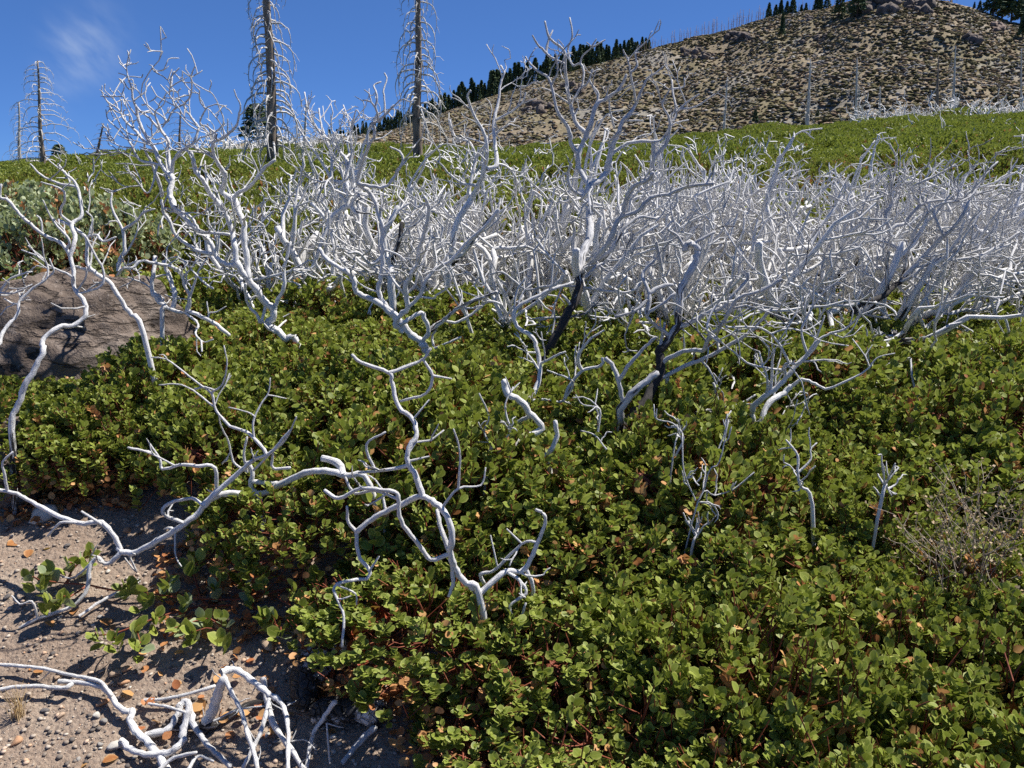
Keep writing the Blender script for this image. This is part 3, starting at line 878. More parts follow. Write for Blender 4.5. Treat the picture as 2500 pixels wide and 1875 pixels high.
# pale leaved shrubs at the left
for i, (u, v, Y, s) in enumerate([(40, 520, 5.6, 1.0), (120, 515, 5.5, .95), (200, 525, 5.7, 1.0), (285, 530, 5.6, .9), (95, 560, 5.2, .85), (240, 560, 5.9, .8)]):
    p = at_depth(u, v, Y)
    live(PALE[0], p[0], p[1], s, .95, 'shrub with large pale grey green leaves behind the boulder at the far left', 'pale leaved shrubs', i * 1.3, .22, 'pale_manzanita')
# middle distance
y = 6.5; row = 0; nmid = 0
while y < 15 and nmid < 150:
    st_ = .80 + (y - 6.5) * .03
    w = .66 * y + .6; x = -w + (row % 2) * st_ * .5
    while x < w:
        px, py = x + rng.normal() * .15, y + rng.normal() * .15
        x += st_
        u, v = proj((px, py, gz(px, py) + .3))
        if u > 1400 and py < 10 and rng.random() < .3: continue
        pr = MID_OR[0] if rng.random() < .10 else MIDP[int(rng.integers(0, 3))]
        lab, grp = (('green manzanita on the left slope between the white shrubs and the crest', 'green shrubs on the left slope') if u < 900 else
                    ('green manzanita in the middle distance behind the white thickets', 'green shrubs in the middle distance'))
        live(pr, px, py, rng.uniform(.85, 1.2), rng.uniform(.8, 1.25), lab, grp, rng.uniform(0, 6.28)); nmid += 1
    y += st_ * .87; row += 1
Y_FAR0 = y
# everything beyond reads as one green cover: scattered mounds in one object
def scatter(name, P, rz, sc, protos, pick):
    me = bpy.data.meshes.new(name)
    me.from_pydata([tuple(map(float, p)) for p in P], [], [])
    for nme, typ, arr in (('rz', 'FLOAT', rz), ('sc', 'FLOAT', sc), ('pk', 'INT', pick)):
        a = me.attributes.new(nme, typ, 'POINT'); a.data.foreach_set('value', np.asarray(arr))
    o = link(name, me)
    ng = bpy.data.node_groups.new(name, 'GeometryNodeTree')
    ng.interface.new_socket('Geometry', in_out='INPUT', socket_type='NodeSocketGeometry')
    ng.interface.new_socket('Geometry', in_out='OUTPUT', socket_type='NodeSocketGeometry')
    N_ = ng.nodes; Lk = ng.links
    gi, go = N_.new('NodeGroupInput'), N_.new('NodeGroupOutput')
    iop = N_.new('GeometryNodeInstanceOnPoints'); jn = N_.new('GeometryNodeJoinGeometry')
    for p_ in reversed(protos):
        oi = N_.new('GeometryNodeObjectInfo'); oi.inputs['Object'].default_value = p_; oi.inputs['As Instance'].default_value = True
        Lk.new(oi.outputs['Geometry'], jn.inputs[0])
    def na(nm_, typ):
        n = N_.new('GeometryNodeInputNamedAttribute'); n.data_type = typ; n.inputs[0].default_value = nm_; return n.outputs[0]
    cx = N_.new('ShaderNodeCombineXYZ'); Lk.new(na('rz', 'FLOAT'), cx.inputs[2])
    e2r = N_.new('FunctionNodeEulerToRotation'); Lk.new(cx.outputs[0], e2r.inputs[0])
    Lk.new(gi.outputs[0], iop.inputs['Points']); Lk.new(jn.outputs[0], iop.inputs['Instance'])
    iop.inputs['Pick Instance'].default_value = True
    Lk.new(na('pk', 'INT'), iop.inputs['Instance Index']); Lk.new(e2r.outputs[0], iop.inputs['Rotation']); Lk.new(na('sc', 'FLOAT'), iop.inputs['Scale'])
    Lk.new(iop.outputs[0], go.inputs[0])
    md = o.modifiers.new('scatter', 'NODES'); md.node_group = ng
    return o
far_protos = []
for i, pr in enumerate(FARP):
    x_, y_ = [(-6.5, 16.2), (2.5, 16.6), (9.5, 16.0), (-1.5, 17.0)][i]
    o = live(pr, x_, y_, 1.0, 1.0, ['rounded green shrub at the lower edge of the far left slope', 'rounded green shrub at the lower edge of the far central slope',
             'rounded green shrub at the lower edge of the far right slope', 'browned shrub at the lower edge of the far central slope'][i], None, i)
    far_protos.append(o.children[0])
P, rz, sc, pk = [], [], [], []
y = Y_FAR0
while y < CREST_Y + 4:
    st_ = 1.25 + (y - 15) * .012
    w = .66 * y + 1.5; x = -w
    while x < w:
        px, py = x + rng.normal() * .35, y + rng.normal() * .35
        x += st_
        f = fbm(np.array([px * .12]), np.array([py * .12]), 55)[0]
        P.append((px, py, gz(px, py) - .12)); rz.append(rng.uniform(0, 6.28)); sc.append(rng.uniform(.7, 1.25))
        pk.append(3 if f > .60 and rng.random() < .6 else int(rng.integers(0, 3)))
    y += st_ * .8
tag(scatter('hillside_shrub_cover', P, rz, sc, far_protos, pk), kind='stuff')

# ------------------------------------------------------------------ dead white manzanita, the large ones
FR = {1: (220, 130, .22604), 2: (300, 480, .394), 3: (700, 150, .394), 4: (720, 480, .394), 5: (1200, 30, .4338), 6: (1200, 400, .4338),
      7: (1400, 560, .5775), 8: (1900, 300, .6303), 9: (0, 400, .5252), 10: (0, 1050, .7087), 11: (780, 850, .7878), 12: (0, 1550, .7559),
      13: (0, 625, .37707), 14: (834, 625, .37707), 15: (1666, 625, .37707)}
class Dead:
    """one leafless shrub: limbs follow their course across the picture, each at its own distance"""
    def __init__(s, label, Y, seed, char=0.0, char_len=.5, tw=10, tl=(.10, .34), lvl=1, mat=None, name='dead_manzanita', ground_it=True, spread=.45, group=None):
        s.rng = np.random.default_rng(seed)
        s.label, s.Y, s.char, s.clen, s.tw, s.tl, s.lvl = label, Y, char, char_len, tw, tl, lvl
        s.mat = mat or M_WOOD; s.name = name; s.limbs = []; s.pts = []; s.spread = spread; s.ground_it = ground_it; s.group = group
    def limb(s, fr, pts, r0, r1, dY=None, tw=None, char=None, Y0=None):
        ox, oy, sc = FR[fr]
        px = np.array([(ox + a * sc, oy + b * sc) for a, b in pts], float)
        first = not s.limbs
        if Y0 is not None: y0 = Y0
        elif first: y0 = s.Y
        else:
            A = np.vstack([q[0] for q in s.pts]); B = np.concatenate([q[1] for q in s.pts])
            d2 = ((A - px[0]) ** 2).sum(1); i0 = int(np.argmin(d2)); y0 = B[i0]
            d2e = ((A - px[-1]) ** 2).sum(1)
            if d2e.min() < d2[i0] and d2e.min() < 60 ** 2:      # traced from tip to root
                px = px[::-1]; r0, r1 = r1, r0; i0 = int(np.argmin(d2e)); y0 = B[i0]
            if np.hypot(*(A[i0] - px[0])) < 70: px[0] = A[i0] * .8 + px[0] * .2
        lp = np.concatenate([[0], np.cumsum(np.hypot(*np.diff(px, axis=0).T))])
        lm = lp[-1] / FPX * y0
        if dY is None: dY = s.rng.uniform(-s.spread, s.spread) * lm
        f = lp / lp[-1]
        w = np.sin(f * math.pi * s.rng.uniform(1, 2.5) + s.rng.uniform(0, 6)) - math.sin(0)
        Ys = y0 + dY * f + (w - w[0]) * .05 * lm * np.minimum(f * 3, 1)
        P = np.array([at_depth(u, v, Y) for (u, v), Y in zip(px, Ys)])
        R = .84 * (r0 + (r1 - r0) * f ** .9) * sc / FPX * Ys
        if first and s.ground_it:
            g0 = gz(P[0][0], P[0][1])
            if P[0][2] > g0:
                d = P[0] - P[1]; d[2] = -abs(d[2]) - .3; d = nrm(d)
                st = P[0] + d * ((g0 - .06 - P[0][2]) / d[2])
                st[:2] = P[0][:2] + np.clip(st[:2] - P[0][:2], -.12, .12)
                P = np.vstack([st, P]); R = np.append(R[0] * 1.15, R)
                s.base = st
            else: s.base = P[0]
        elif first: s.base = P[0]
        P = catmull(P, 4)
        n = len(P); xi = np.linspace(0, len(R) - 1, n); R = np.interp(xi, np.arange(len(R)), R)
        P[1:-1] += s.rng.normal(size=(n - 2, 3)) * R[1:-1, None] * .16
        R = R * s.rng.uniform(.90, 1.12, n)
        R = np.maximum(R, .0022)
        c = s.char if char is None else char
        L = np.concatenate([[0], np.cumsum(np.linalg.norm(np.diff(P, axis=0), axis=1))])
        if first: C = c - np.maximum(L - s.clen, 0) * 1.6
        else:
            C = np.full(n, c if char is not None else -.3) if (char is not None) else (c - .25 - np.maximum(P[:, 2] - s.base[2] - s.clen, 0) * 1.5)
        s.limbs.append((P, R, np.clip(C, -.4, 1)))
        u_, v_ = proj(P); s.pts.append((np.stack([u_, v_], -1), P[:, 1]))
        s.limb_tw = getattr(s, 'limb_tw', []); s.limb_tw.append(s.tw if tw is None else tw)
        return s
    def build(s):
        rng = s.rng
        o = thing(s.name, s.label, 'dead shrub', s.base, s.group)
        tw = Tubes(); nt_ = 0
        for i, (P, R, C) in enumerate(s.limbs):
            tb = Tubes(); tb.add(P - s.base, R, C, 10 if R.max() > .012 else 7)
            link('trunk' if i == 0 else 'limb', tb.mesh('limb'), s.mat, o)
            L = np.linalg.norm(np.diff(P, axis=0), axis=1).sum()
            n = int(L * s.limb_tw[i] * rng.uniform(.8, 1.2) + .5)
            out = []
            for _ in range(n):
                kx = int(rng.uniform(.3 if i == 0 else .12, 1.0) * (len(P) - 1)); kx = min(max(kx, 1), len(P) - 2)
                d = nrm(P[kx + 1] - P[kx - 1]); q = rng.normal(size=3); q[2] += .35; q = nrm(q - q.dot(d) * d)
                a = rng.uniform(.6, 1.2)
                r = min(R[kx] * .62, rng.uniform(.0040, .0085))
                fp = kx / len(P)
                grow(rng, P[kx], d * math.cos(a) + q * math.sin(a), rng.uniform(*s.tl) * (1.15 - .75 * fp), max(r, .0026), s.lvl if fp < .6 else max(s.lvl - 1, 0), out, .10, .45, .5, .0024, .042)
            for p, r, l in out:
                tw.add(p - s.base, r, -.2 + (.75 if rng.random() < .05 else 0), 5); nt_ += 1
        if nt_: tag(link('twigs', tw.mesh('twigs'), s.mat, o), kind='stuff')
        return o
D1 = Dead('tall white leafless manzanita left of centre rising against the sky', 3.75, 1, .05, .1, 9, (.08, .24), 2)
D1.limb(2, [(1080, 905), (1010, 880), (950, 825), (895, 790), (935, 740), (925, 690), (870, 640), (800, 540), (740, 470), (700, 400)], 26, 26, 0, 1)
D1.limb(2, [(700, 400), (690, 300), (670, 200), (640, 110), (600, 45), (570, 10)], 22, 16, .05, 2)
D1.limb(1, [(1400, 1640), (1300, 1520), (1240, 1400), (1190, 1340), (1140, 1270), (1110, 1150), (1090, 1070)], 34, 24)
D1.limb(2, [(800, 500), (770, 400), (750, 280), (750, 180), (720, 100), (700, 30), (680, 0)], 22, 20, .15, 3)
D1.limb(1, [(1560, 1600), (1480, 1550), (1420, 1490), (1450, 1400), (1460, 1320), (1420, 1250), (1380, 1180), (1340, 1110), (1325, 1040), (1330, 960), (1400, 930), (1470, 890), (1550, 820), (1600, 740), (1610, 650), (1625, 560), (1580, 470), (1555, 390)], 36, 7, None, 4)
D1.limb(1, [(1550, 1590), (1600, 1510), (1700, 1460), (1770, 1390), (1830, 1310), (1900, 1220), (2000, 1150)], 26, 18)
D1.limb(1, [(1340, 1110), (1290, 1075), (1220, 1040), (1190, 1010)], 14, 10)
D1.limb(1, [(1335, 950), (1350, 870), (1310, 830), (1260, 790), (1200, 770), (1190, 720), (1220, 660), (1260, 590), (1300, 570), (1380, 545)], 16, 6, None, 4)
D1.limb(1, [(1250, 600), (1200, 540), (1180, 460), (1180, 400), (1150, 370), (1110, 310)], 10, 6, None, 4)
D1.limb(1, [(1350, 860), (1430, 780), (1440, 700), (1400, 600), (1370, 520), (1330, 450), (1290, 400), (1310, 330), (1300, 290)], 11, 5, None, 5)
D1.limb(1, [(1340, 865), (1270, 890), (1180, 920), (1150, 970)], 10, 9)
D1.limb(1, [(1612, 680), (1650, 640), (1710, 565)], 8, 5, None, 3)
D1.limb(1, [(1430, 880), (1430, 800), (1370, 700), (1390, 650)], 9, 6)
D1.limb(2, [(710, 440), (640, 420), (580, 380), (550, 300), (500, 240), (430, 180), (370, 120), (310, 60), (290, 0)], 18, 15, None, 5)
D1.limb(1, [(930, 1650), (870, 1540), (880, 1420), (890, 1350), (820, 1280), (770, 1200), (700, 1050), (620, 920), (560, 820), (520, 700), (500, 600), (460, 480), (450, 380), (410, 260), (390, 180), (315, 100)], 40, 6)
D1.limb(1, [(870, 1300), (900, 1180), (960, 1080), (1060, 1010), (1130, 950), (1160, 850), (1170, 800), (1110, 720), (1080, 670), (1030, 610), (1020, 550), (1080, 470), (1100, 360), (1090, 260), (1110, 190), (1135, 140)], 24, 7, None, 6)
D1.limb(1, [(1020, 550), (930, 590), (880, 640), (840, 720), (780, 800)], 11, 9)
D1.limb(1, [(930, 590), (890, 520), (900, 420), (870, 400), (820, 350)], 11, 5)
D1.limb(1, [(920, 560), (960, 500), (950, 420), (980, 380)], 8, 5)
D1.limb(1, [(1090, 260), (1020, 210), (990, 190)], 9, 5); D1.limb(1, [(1125, 260), (1140, 230), (1180, 210), (1212, 185)], 8, 5)
D1.limb(1, [(860, 1260), (830, 1050), (850, 960), (780, 850), (700, 770), (640, 700), (560, 640), (520, 560)], 24, 10)
D1.limb(1, [(820, 900), (760, 830), (700, 640), (790, 560), (810, 500), (795, 465)], 13, 5)
D1.limb(1, [(560, 560), (620, 560), (700, 630), (780, 680), (830, 740)], 10, 10)
D1.limb(1, [(520, 500), (600, 410), (600, 330), (635, 270)], 10, 6)
D1.limb(1, [(640, 1000), (580, 950), (500, 850), (430, 780), (370, 720), (300, 600), (240, 560), (180, 510), (130, 430), (130, 350)], 20, 6)
D1.limb(1, [(300, 600), (280, 530), (220, 460), (160, 400), (160, 330)], 9, 5)
D1.limb(1, [(740, 1220), (640, 1180), (530, 1150), (470, 1040), (440, 980), (350, 860), (270, 790), (190, 710), (170, 610)], 20, 6)
D1.limb(1, [(440, 1030), (350, 1010), (250, 970), (180, 920), (80, 915)], 10, 5); D1.limb(1, [(210, 930), (170, 850)], 8, 5)
D1.limb(1, [(700, 1250), (640, 1500), (540, 1430), (460, 1310), (360, 1220)], 14, 7); D1.limb(1, [(530, 1440), (400, 1440), (320, 1410), (225, 1335)], 9, 5, None, 3)
D1.limb(1, [(540, 700), (440, 600), (400, 530), (340, 450), (295, 400)], 10, 5); D1.limb(1, [(330, 450), (370, 350), (310, 270)], 7, 4)
D1.limb(1, [(420, 300), (460, 290), (470, 400)], 8, 6); D1.limb(1, [(410, 260), (360, 230), (305, 215)], 7, 4)
D1.limb(2, [(560, 365), (480, 340), (420, 310), (350, 260), (310, 210), (290, 150), (250, 90), (240, 20)], 15, 11)
D1.limb(1, [(772, 1549), (760, 1450), (700, 1280), (660, 1180), (600, 1060), (560, 960)], 24, 12)
D1.limb(2, [(660, 235), (560, 225), (480, 215), (440, 150), (400, 110), (330, 80)], 13, 8)
D1.limb(2, [(900, 640), (855, 780), (830, 730), (780, 680), (760, 600), (760, 540)], 12, 11)
D1.limb(2, [(940, 700), (960, 640), (1000, 560), (1000, 440), (1020, 380), (1040, 280)], 16, 9)
D1.build()

D2 = Dead('forked white manzanita skeleton in the centre with a crooked top against the sky', 3.55, 2, .35, .18, 8, (.10, .30), 2)
D2.limb(4, [(815, 1010), (800, 930), (770, 890), (700, 840), (650, 770), (590, 720), (520, 660), (440, 620), (380, 590), (370, 530), (340, 480), (260, 430), (200, 390), (150, 320)], 30, 14, .1, 1.5)
D2.limb(4, [(620, 870), (630, 800), (640, 750), (700, 690), (690, 620), (685, 560), (720, 480), (760, 420), (775, 320), (800, 230), (820, 150), (830, 60), (800, 0)], 22, 12)
D2.limb(4, [(640, 740), (560, 670), (520, 600), (530, 520), (545, 430), (540, 300), (545, 200), (520, 110), (500, 40), (480, 0)], 19, 16, None, 5)
D2.limb(3, [(560, 880), (500, 800), (440, 750), (455, 680), (480, 590), (510, 520), (540, 470), (545, 420), (530, 380), (570, 370), (610, 330), (665, 270)], 19, 7, None, 2)
D2.limb(3, [(570, 370), (555, 300), (520, 250), (470, 240)], 9, 5, None, 3); D2.limb(3, [(555, 290), (560, 210), (540, 150), (585, 125)], 8, 5, None, 3)
D2.limb(3, [(530, 235), (510, 200), (480, 175)], 6, 4, None, 2); D2.limb(3, [(608, 330), (605, 230), (600, 180), (620, 110), (605, 72)], 8, 5, None, 3)
D2.limb(3, [(440, 760), (540, 775), (600, 780), (650, 740), (720, 620), (700, 560), (640, 530)], 15, 7)
D2.limb(4, [(700, 690), (770, 620), (800, 540), (840, 480), (900, 430), (980, 390), (1080, 270), (1180, 190), (1260, 80)], 15, 13)
D2.limb(4, [(790, 580), (785, 490), (740, 440), (700, 380)], 8, 6)
D2.limb(4, [(810, 870), (850, 810), (920, 770), (990, 780), (1060, 750), (1130, 700), (1200, 650), (1269, 665)], 13, 10, None, 5)
D2.limb(4, [(840, 840), (930, 760), (1000, 700), (1080, 660), (1150, 630), (1250, 590)], 17, 12, None, 5, .5)
D2.limb(4, [(650, 790), (720, 750), (780, 720), (800, 750), (830, 830), (805, 900)], 16, 18, None, 2)
D2.limb(4, [(780, 630), (860, 630), (880, 610), (950, 560), (960, 480), (900, 400)], 9, 6)
D2.limb(4, [(520, 600), (430, 560), (380, 520)], 8, 5)
D2.limb(4, [(545, 480), (600, 470), (650, 470)], 12, 8); D2.limb(4, [(545, 330), (640, 360), (690, 400)], 10, 6)
D2.limb(4, [(540, 200), (600, 150), (640, 90), (710, 40)], 12, 8)
D2.limb(4, [(870, 950), (940, 910), (1030, 870)], 10, 8, None, 1.5)
D2.limb(4, [(860, 930), (850, 870), (870, 830), (900, 780)], 10, 8, None, 3)
D2.build()

D2b = Dead('thick stemmed white manzanita behind the central fork with spreading grey crown', 4.5, 3, .35, .3, 10, (.12, .34), 2)
D2b.limb(4, [(950, 500), (965, 400), (980, 260), (1010, 150), (1070, 50), (1110, 0)], 24, 22, .1, 4)
D2b.limb(3, [(1150, 850), (1200, 740), (1230, 640), (1240, 540), (1220, 440), (1160, 330), (1120, 220), (1140, 180)], 19, 7)
D2b.limb(3, [(1150, 850), (1130, 790), (1170, 600), (1130, 500), (1060, 480), (1030, 440), (1010, 360)], 15, 6)
D2b.limb(5, [(10, 880), (30, 850), (10, 650), (40, 500), (50, 400), (70, 340), (50, 300)], 16, 6); D2b.limb(5, [(45, 620), (110, 560), (170, 510), (195, 450)], 9, 4)
D2b.limb(3, [(1180, 780), (1100, 760), (1010, 700), (960, 640), (900, 600)], 12, 6); D2b.limb(3, [(1170, 600), (1210, 540), (1269, 490)], 12, 7)
D2b.limb(4, [(1020, 420), (1060, 330), (1130, 230), (1220, 130)], 20, 14, None, 6, .5)
D2b.build()
D2c = Dead('white manzanita between the left tall skeleton and the central fork', 4.6, 4, .2, .3, 11, (.12, .34), 2)
D2c.limb(4, [(270, 575), (235, 470), (250, 380), (230, 250), (180, 130), (100, 40)], 17, 12, .1, 4)
D2c.limb(4, [(60, 540), (130, 400), (160, 300), (190, 190)], 16, 12); D2c.limb(4, [(190, 160), (270, 90), (330, 60), (380, 110)], 16, 14)
D2c.limb(3, [(370, 950), (380, 880), (370, 760), (290, 740), (250, 680), (200, 600), (130, 500), (70, 410)], 18, 6)
D2c.limb(3, [(380, 880), (330, 820), (280, 740), (280, 600), (240, 470), (210, 380), (200, 290)], 15, 6)
D2c.limb(3, [(370, 760), (370, 620), (330, 560), (270, 490), (230, 460), (160, 380), (130, 300), (110, 190)], 14, 5)
D2c.limb(3, [(380, 700), (400, 580), (400, 480), (395, 400), (350, 270)], 11, 5); D2c.limb(3, [(400, 420), (430, 300), (460, 350), (480, 340)], 7, 4)
D2c.limb(3, [(390, 900), (450, 820), (540, 840)], 14, 12)
D2c.build()
D2d = Dead('dark stemmed dead manzanita half hidden behind the central fork', 4.3, 5, .5, .3, 8, (.12, .3), 2)
D2d.limb(4, [(600, 560), (595, 430), (560, 350), (555, 240), (590, 160), (640, 60)], 27, 14, .1, 3)
D2d.limb(4, [(620, 430), (650, 240), (660, 160)], 17, 15, None, 4, .7); D2d.limb(4, [(560, 350), (470, 420), (400, 350), (330, 350)], 15, 10)
D2d.build()

D3 = Dead('largest white skeleton right of centre, dark trunk forking high above the hill line', 3.5, 6, .85, .75, 7, (.10, .26), 2, M_WOOD_CH)
D3.limb(6, [(140, 1310), (190, 1220), (260, 1140), (310, 1060), (360, 970), (410, 880), (450, 810), (490, 720), (500, 620), (510, 520), (550, 420), (550, 320), (540, 220), (550, 120)], 34, 23, .75, 2)
D3.limb(6, [(550, 115), (500, 40), (480, 0)], 19, 17, .05, 2, -.2)
D3.limb(5, [(490, 870), (490, 800), (520, 720), (540, 690), (480, 630), (450, 540), (430, 440), (415, 330), (410, 220), (350, 170), (320, 130), (300, 50)], 17, 6, None, 4, -.3)
D3.limb(5, [(320, 150), (310, 230), (370, 270), (412, 290)], 8, 7, None, 3, -.3); D3.limb(5, [(305, 225), (260, 180), (230, 130)], 8, 5, None, 2, -.3)
D3.limb(5, [(330, 140), (345, 100)], 6, 4, None, 1, -.3)
D3.limb(5, [(490, 800), (450, 740), (430, 650), (370, 560), (345, 450), (320, 370), (260, 330), (210, 280), (190, 250)], 15, 6, None, 3, -.3)
D3.limb(5, [(345, 400), (370, 340), (365, 240)], 7, 5, None, 3, -.3)
D3.limb(5, [(520, 710), (560, 620), (590, 520), (640, 490), (720, 430), (760, 350)], 17, 9, None, 5, -.3)
D3.limb(5, [(590, 520), (600, 460), (560, 400), (550, 380)], 10, 6, None, 5, -.3)
D3.limb(5, [(440, 520), (500, 430), (540, 400), (570, 320)], 9, 6, None, 4, -.1)
D3.limb(5, [(500, 410), (520, 340), (500, 290), (455, 295), (430, 210), (455, 130), (440, 30)], 8, 5, None, 3, -.3)
D3.limb(5, [(500, 290), (510, 250), (560, 200), (535, 170)], 6, 4, None, 3, -.3); D3.limb(5, [(560, 195), (590, 150)], 6, 4, None, 1, -.3); D3.limb(5, [(585, 200), (640, 155)], 6, 4, None, 1, -.3)
D3.limb(6, [(550, 120), (610, 90), (660, 30), (665, 0)], 20, 18, .1, 3, -.1)
D3.limb(5, [(640, 890), (670, 780), (710, 690), (740, 610), (800, 540), (850, 430), (880, 370), (940, 330), (965, 305)], 20, 5, None, 5, -.2)
D3.limb(5, [(690, 800), (760, 740), (860, 725), (950, 720), (990, 670), (1040, 560), (1020, 450), (1015, 380)], 13, 6, None, 6, -.3)
D3.limb(5, [(1040, 560), (1110, 500), (1170, 460)], 9, 5, None, 5, -.3); D3.limb(5, [(1060, 545), (1150, 530), (1255, 460)], 8, 4, None, 3, -.3)
D3.limb(5, [(1020, 430), (1080, 420), (1085, 370)], 8, 4, None, 4, -.3)
D3.limb(5, [(690, 650), (670, 570), (670, 500)], 8, 5, None, 5, -.3); D3.limb(5, [(740, 610), (830, 610), (850, 610)], 7, 5, None, 4, -.3)
D3.limb(5, [(815, 530), (790, 400), (770, 280), (740, 210)], 9, 5, None, 5, -.3); D3.limb(5, [(785, 345), (820, 300), (810, 230), (870, 165)], 8, 4, None, 4, -.3)
D3.limb(5, [(900, 760), (910, 830), (900, 940)], 13, 15, None, 4, .1); D3.limb(5, [(905, 820), (990, 720), (1000, 600), (960, 520), (1000, 440)], 14, 5, None, 5, -.2)
D3.limb(6, [(500, 620), (580, 540), (660, 440), (700, 340), (740, 280), (760, 190), (800, 130), (880, 90), (910, 50)], 20, 13, None, 4, .3)
D3.limb(6, [(520, 640), (580, 560), (680, 480), (740, 370), (830, 300), (930, 310)], 18, 9, None, 4, .1)
D3.limb(6, [(740, 300), (830, 260), (890, 190), (1000, 170), (1100, 130), (1250, 110)], 16, 11, None, 7, -.3)
D3.limb(6, [(440, 810), (430, 770), (395, 735)], 10, 8, None, 2, -.3); D3.limb(6, [(490, 815), (420, 860), (340, 865), (270, 880)], 9, 7, None, 3, -.3); D3.limb(6, [(340, 865), (360, 780), (400, 690)], 9, 6, None, 3, -.3)
D3.limb(6, [(460, 675), (380, 690), (300, 690), (200, 710), (130, 660), (60, 610), (0, 620)], 9, 7, None, 5, -.3)
D3.limb(6, [(490, 560), (460, 480), (465, 360), (450, 330)], 14, 10, None, 4, .3); D3.limb(6, [(530, 200), (450, 140), (430, 60), (450, 0)], 12, 9, None, 5, 0)
D3.limb(6, [(540, 700), (650, 715), (780, 720), (840, 670)], 12, 9, None, 5, .0); D3.limb(6, [(530, 640), (620, 560), (700, 640), (680, 690)], 10, 6, None, 5, .3)
D3.build()
D3b = Dead('slender white stem curving up in front of the large skeleton', 3.1, 7, .0, .1, 6, (.10, .26), 2)
D3b.limb(14, [(1130, 1150), (1200, 960), (1250, 880), (1280, 780), (1280, 680), (1260, 580), (1230, 520), (1150, 470), (1115, 400), (1130, 340), (1200, 290), (1290, 250), (1340, 220), (1500, 170)], 24, 11, .3, 5)
D3b.limb(14, [(1120, 390), (1130, 240), (1190, 140)], 10, 7); D3b.limb(14, [(1290, 690), (1400, 640), (1450, 620)], 11, 8); D3b.limb(14, [(1230, 950), (1330, 930), (1430, 940), (1500, 830), (1460, 790), (1330, 740)], 12, 6)
D3b.limb(14, [(1440, 930), (1470, 850), (1560, 740), (1680, 710), (1690, 660)], 14, 12, None, 6); D3b.limb(14, [(1550, 740), (1530, 660), (1600, 550), (1700, 480)], 16, 7)
D3b.limb(14, [(1440, 940), (1560, 960), (1650, 1000), (1740, 1080)], 8, 5, None, 8)
D3b.build()

D4 = Dead('charred manzanita trunk with a hooked white top right of centre', 2.95, 8, .9, .7, 6, (.10, .30), 2, M_WOOD_CH)
D4.limb(7, [(190, 930), (205, 830), (250, 790), (310, 720), (350, 650), (370, 590), (360, 520), (400, 470), (440, 400), (450, 320), (450, 260), (490, 190), (515, 130), (528, 95), (510, 65), (480, 65), (465, 90)], 30, 15, .35, 1)
D4.limb(7, [(190, 870), (200, 760), (240, 700), (310, 640), (355, 605)], 22, 18, .0, .5, .45)
D4.limb(7, [(205, 740), (195, 660), (170, 580), (135, 545)], 13, 11, None, .5, .0); D4.limb(7, [(205, 640), (230, 580), (290, 510), (350, 455)], 11, 8, None, 2, -.1)
D4.limb(7, [(455, 425), (520, 380), (570, 350), (630, 330), (680, 270), (730, 220), (742, 180)], 16, 7, None, 2, .35)
D4.limb(7, [(370, 575), (430, 530), (500, 510), (550, 510), (570, 460), (620, 410), (660, 350), (700, 290), (800, 260), (880, 210)], 12, 9, None, 8, -.3)
D4.limb(7, [(380, 640), (470, 580), (540, 550), (640, 500), (760, 420), (840, 330)], 12, 8, None, 10, -.2)
D4.limb(7, [(395, 455), (340, 400), (310, 360), (370, 320), (430, 270)], 11, 8, None, 5, -.1); D4.limb(7, [(310, 360), (320, 270), (290, 190), (340, 130)], 14, 7, None, 6, .3)
D4.limb(7, [(325, 270), (370, 240), (420, 235)], 13, 10, None, 4, -.2); D4.limb(7, [(320, 300), (260, 345), (175, 370)], 9, 7, None, 5, .4)
D4.limb(7, [(390, 640), (400, 700), (430, 785), (500, 780), (570, 765), (610, 755), (600, 680), (590, 650)], 13, 8, None, 5, .2); D4.limb(7, [(610, 760), (700, 740), (770, 700)], 8, 6, None, 6, -.3)
D4.limb(7, [(430, 790), (400, 840), (390, 920)], 11, 12, None, 2, .5)
D4.limb(7, [(465, 80), (440, 30), (400, 0)], 10, 7, None, 8, -.3); D4.limb(7, [(500, 75), (540, 40), (600, 10)], 9, 6, None, 8, -.3)
D4.limb(7, [(350, 55), (365, 120), (375, 180)], 9, 8, None, 6, -.3, 3.3)
D4.build()
D6 = Dead('pale low branching manzanita leaning right beside the charred hooked trunk', 3.05, 9, .0, .1, 9, (.10, .3), 2)
D6.limb(7, [(735, 890), (790, 810), (830, 730), (890, 690), (920, 660)], 20, 13, .1, 1)
D6.limb(15, [(700, 850), (770, 800), (860, 830), (930, 860), (1040, 820), (1190, 740), (1260, 660), (1375, 630)], 15, 4, -.1, 3)
D6.limb(7, [(770, 835), (755, 790), (760, 750), (820, 700), (880, 650), (920, 600), (1000, 520), (1039, 470)], 17, 10)
D6.limb(15, [(650, 780), (670, 700), (760, 690), (860, 560), (960, 500), (1060, 470), (1150, 380), (1220, 270)], 14, 6)
D6.limb(15, [(660, 730), (520, 720), (420, 690), (330, 620), (250, 560)], 11, 6); D6.limb(15, [(700, 690), (620, 560), (520, 470), (400, 460), (280, 460)], 11, 7)
D6.limb(15, [(800, 620), (770, 480), (840, 330), (850, 200), (880, 90)], 11, 5); D6.limb(15, [(560, 500), (680, 470), (800, 480), (900, 420)], 9, 5)
D6.limb(15, [(200, 560), (160, 470), (220, 320), (330, 290), (450, 240), (560, 190), (640, 130)], 12, 8)
D6.limb(15, [(540, 1180), (620, 1060), (700, 960), (720, 910)], 5, 3, None, 2); D6.limb(15, [(470, 1190), (600, 1170), (700, 1090), (745, 930)], 6, 4, None, 2)
D6.build()
D5 = Dead('black S curved manzanita trunk under a wide white crown at the right', 3.9, 10, .95, .75, 8, (.14, .40), 2, M_WOOD_CH)
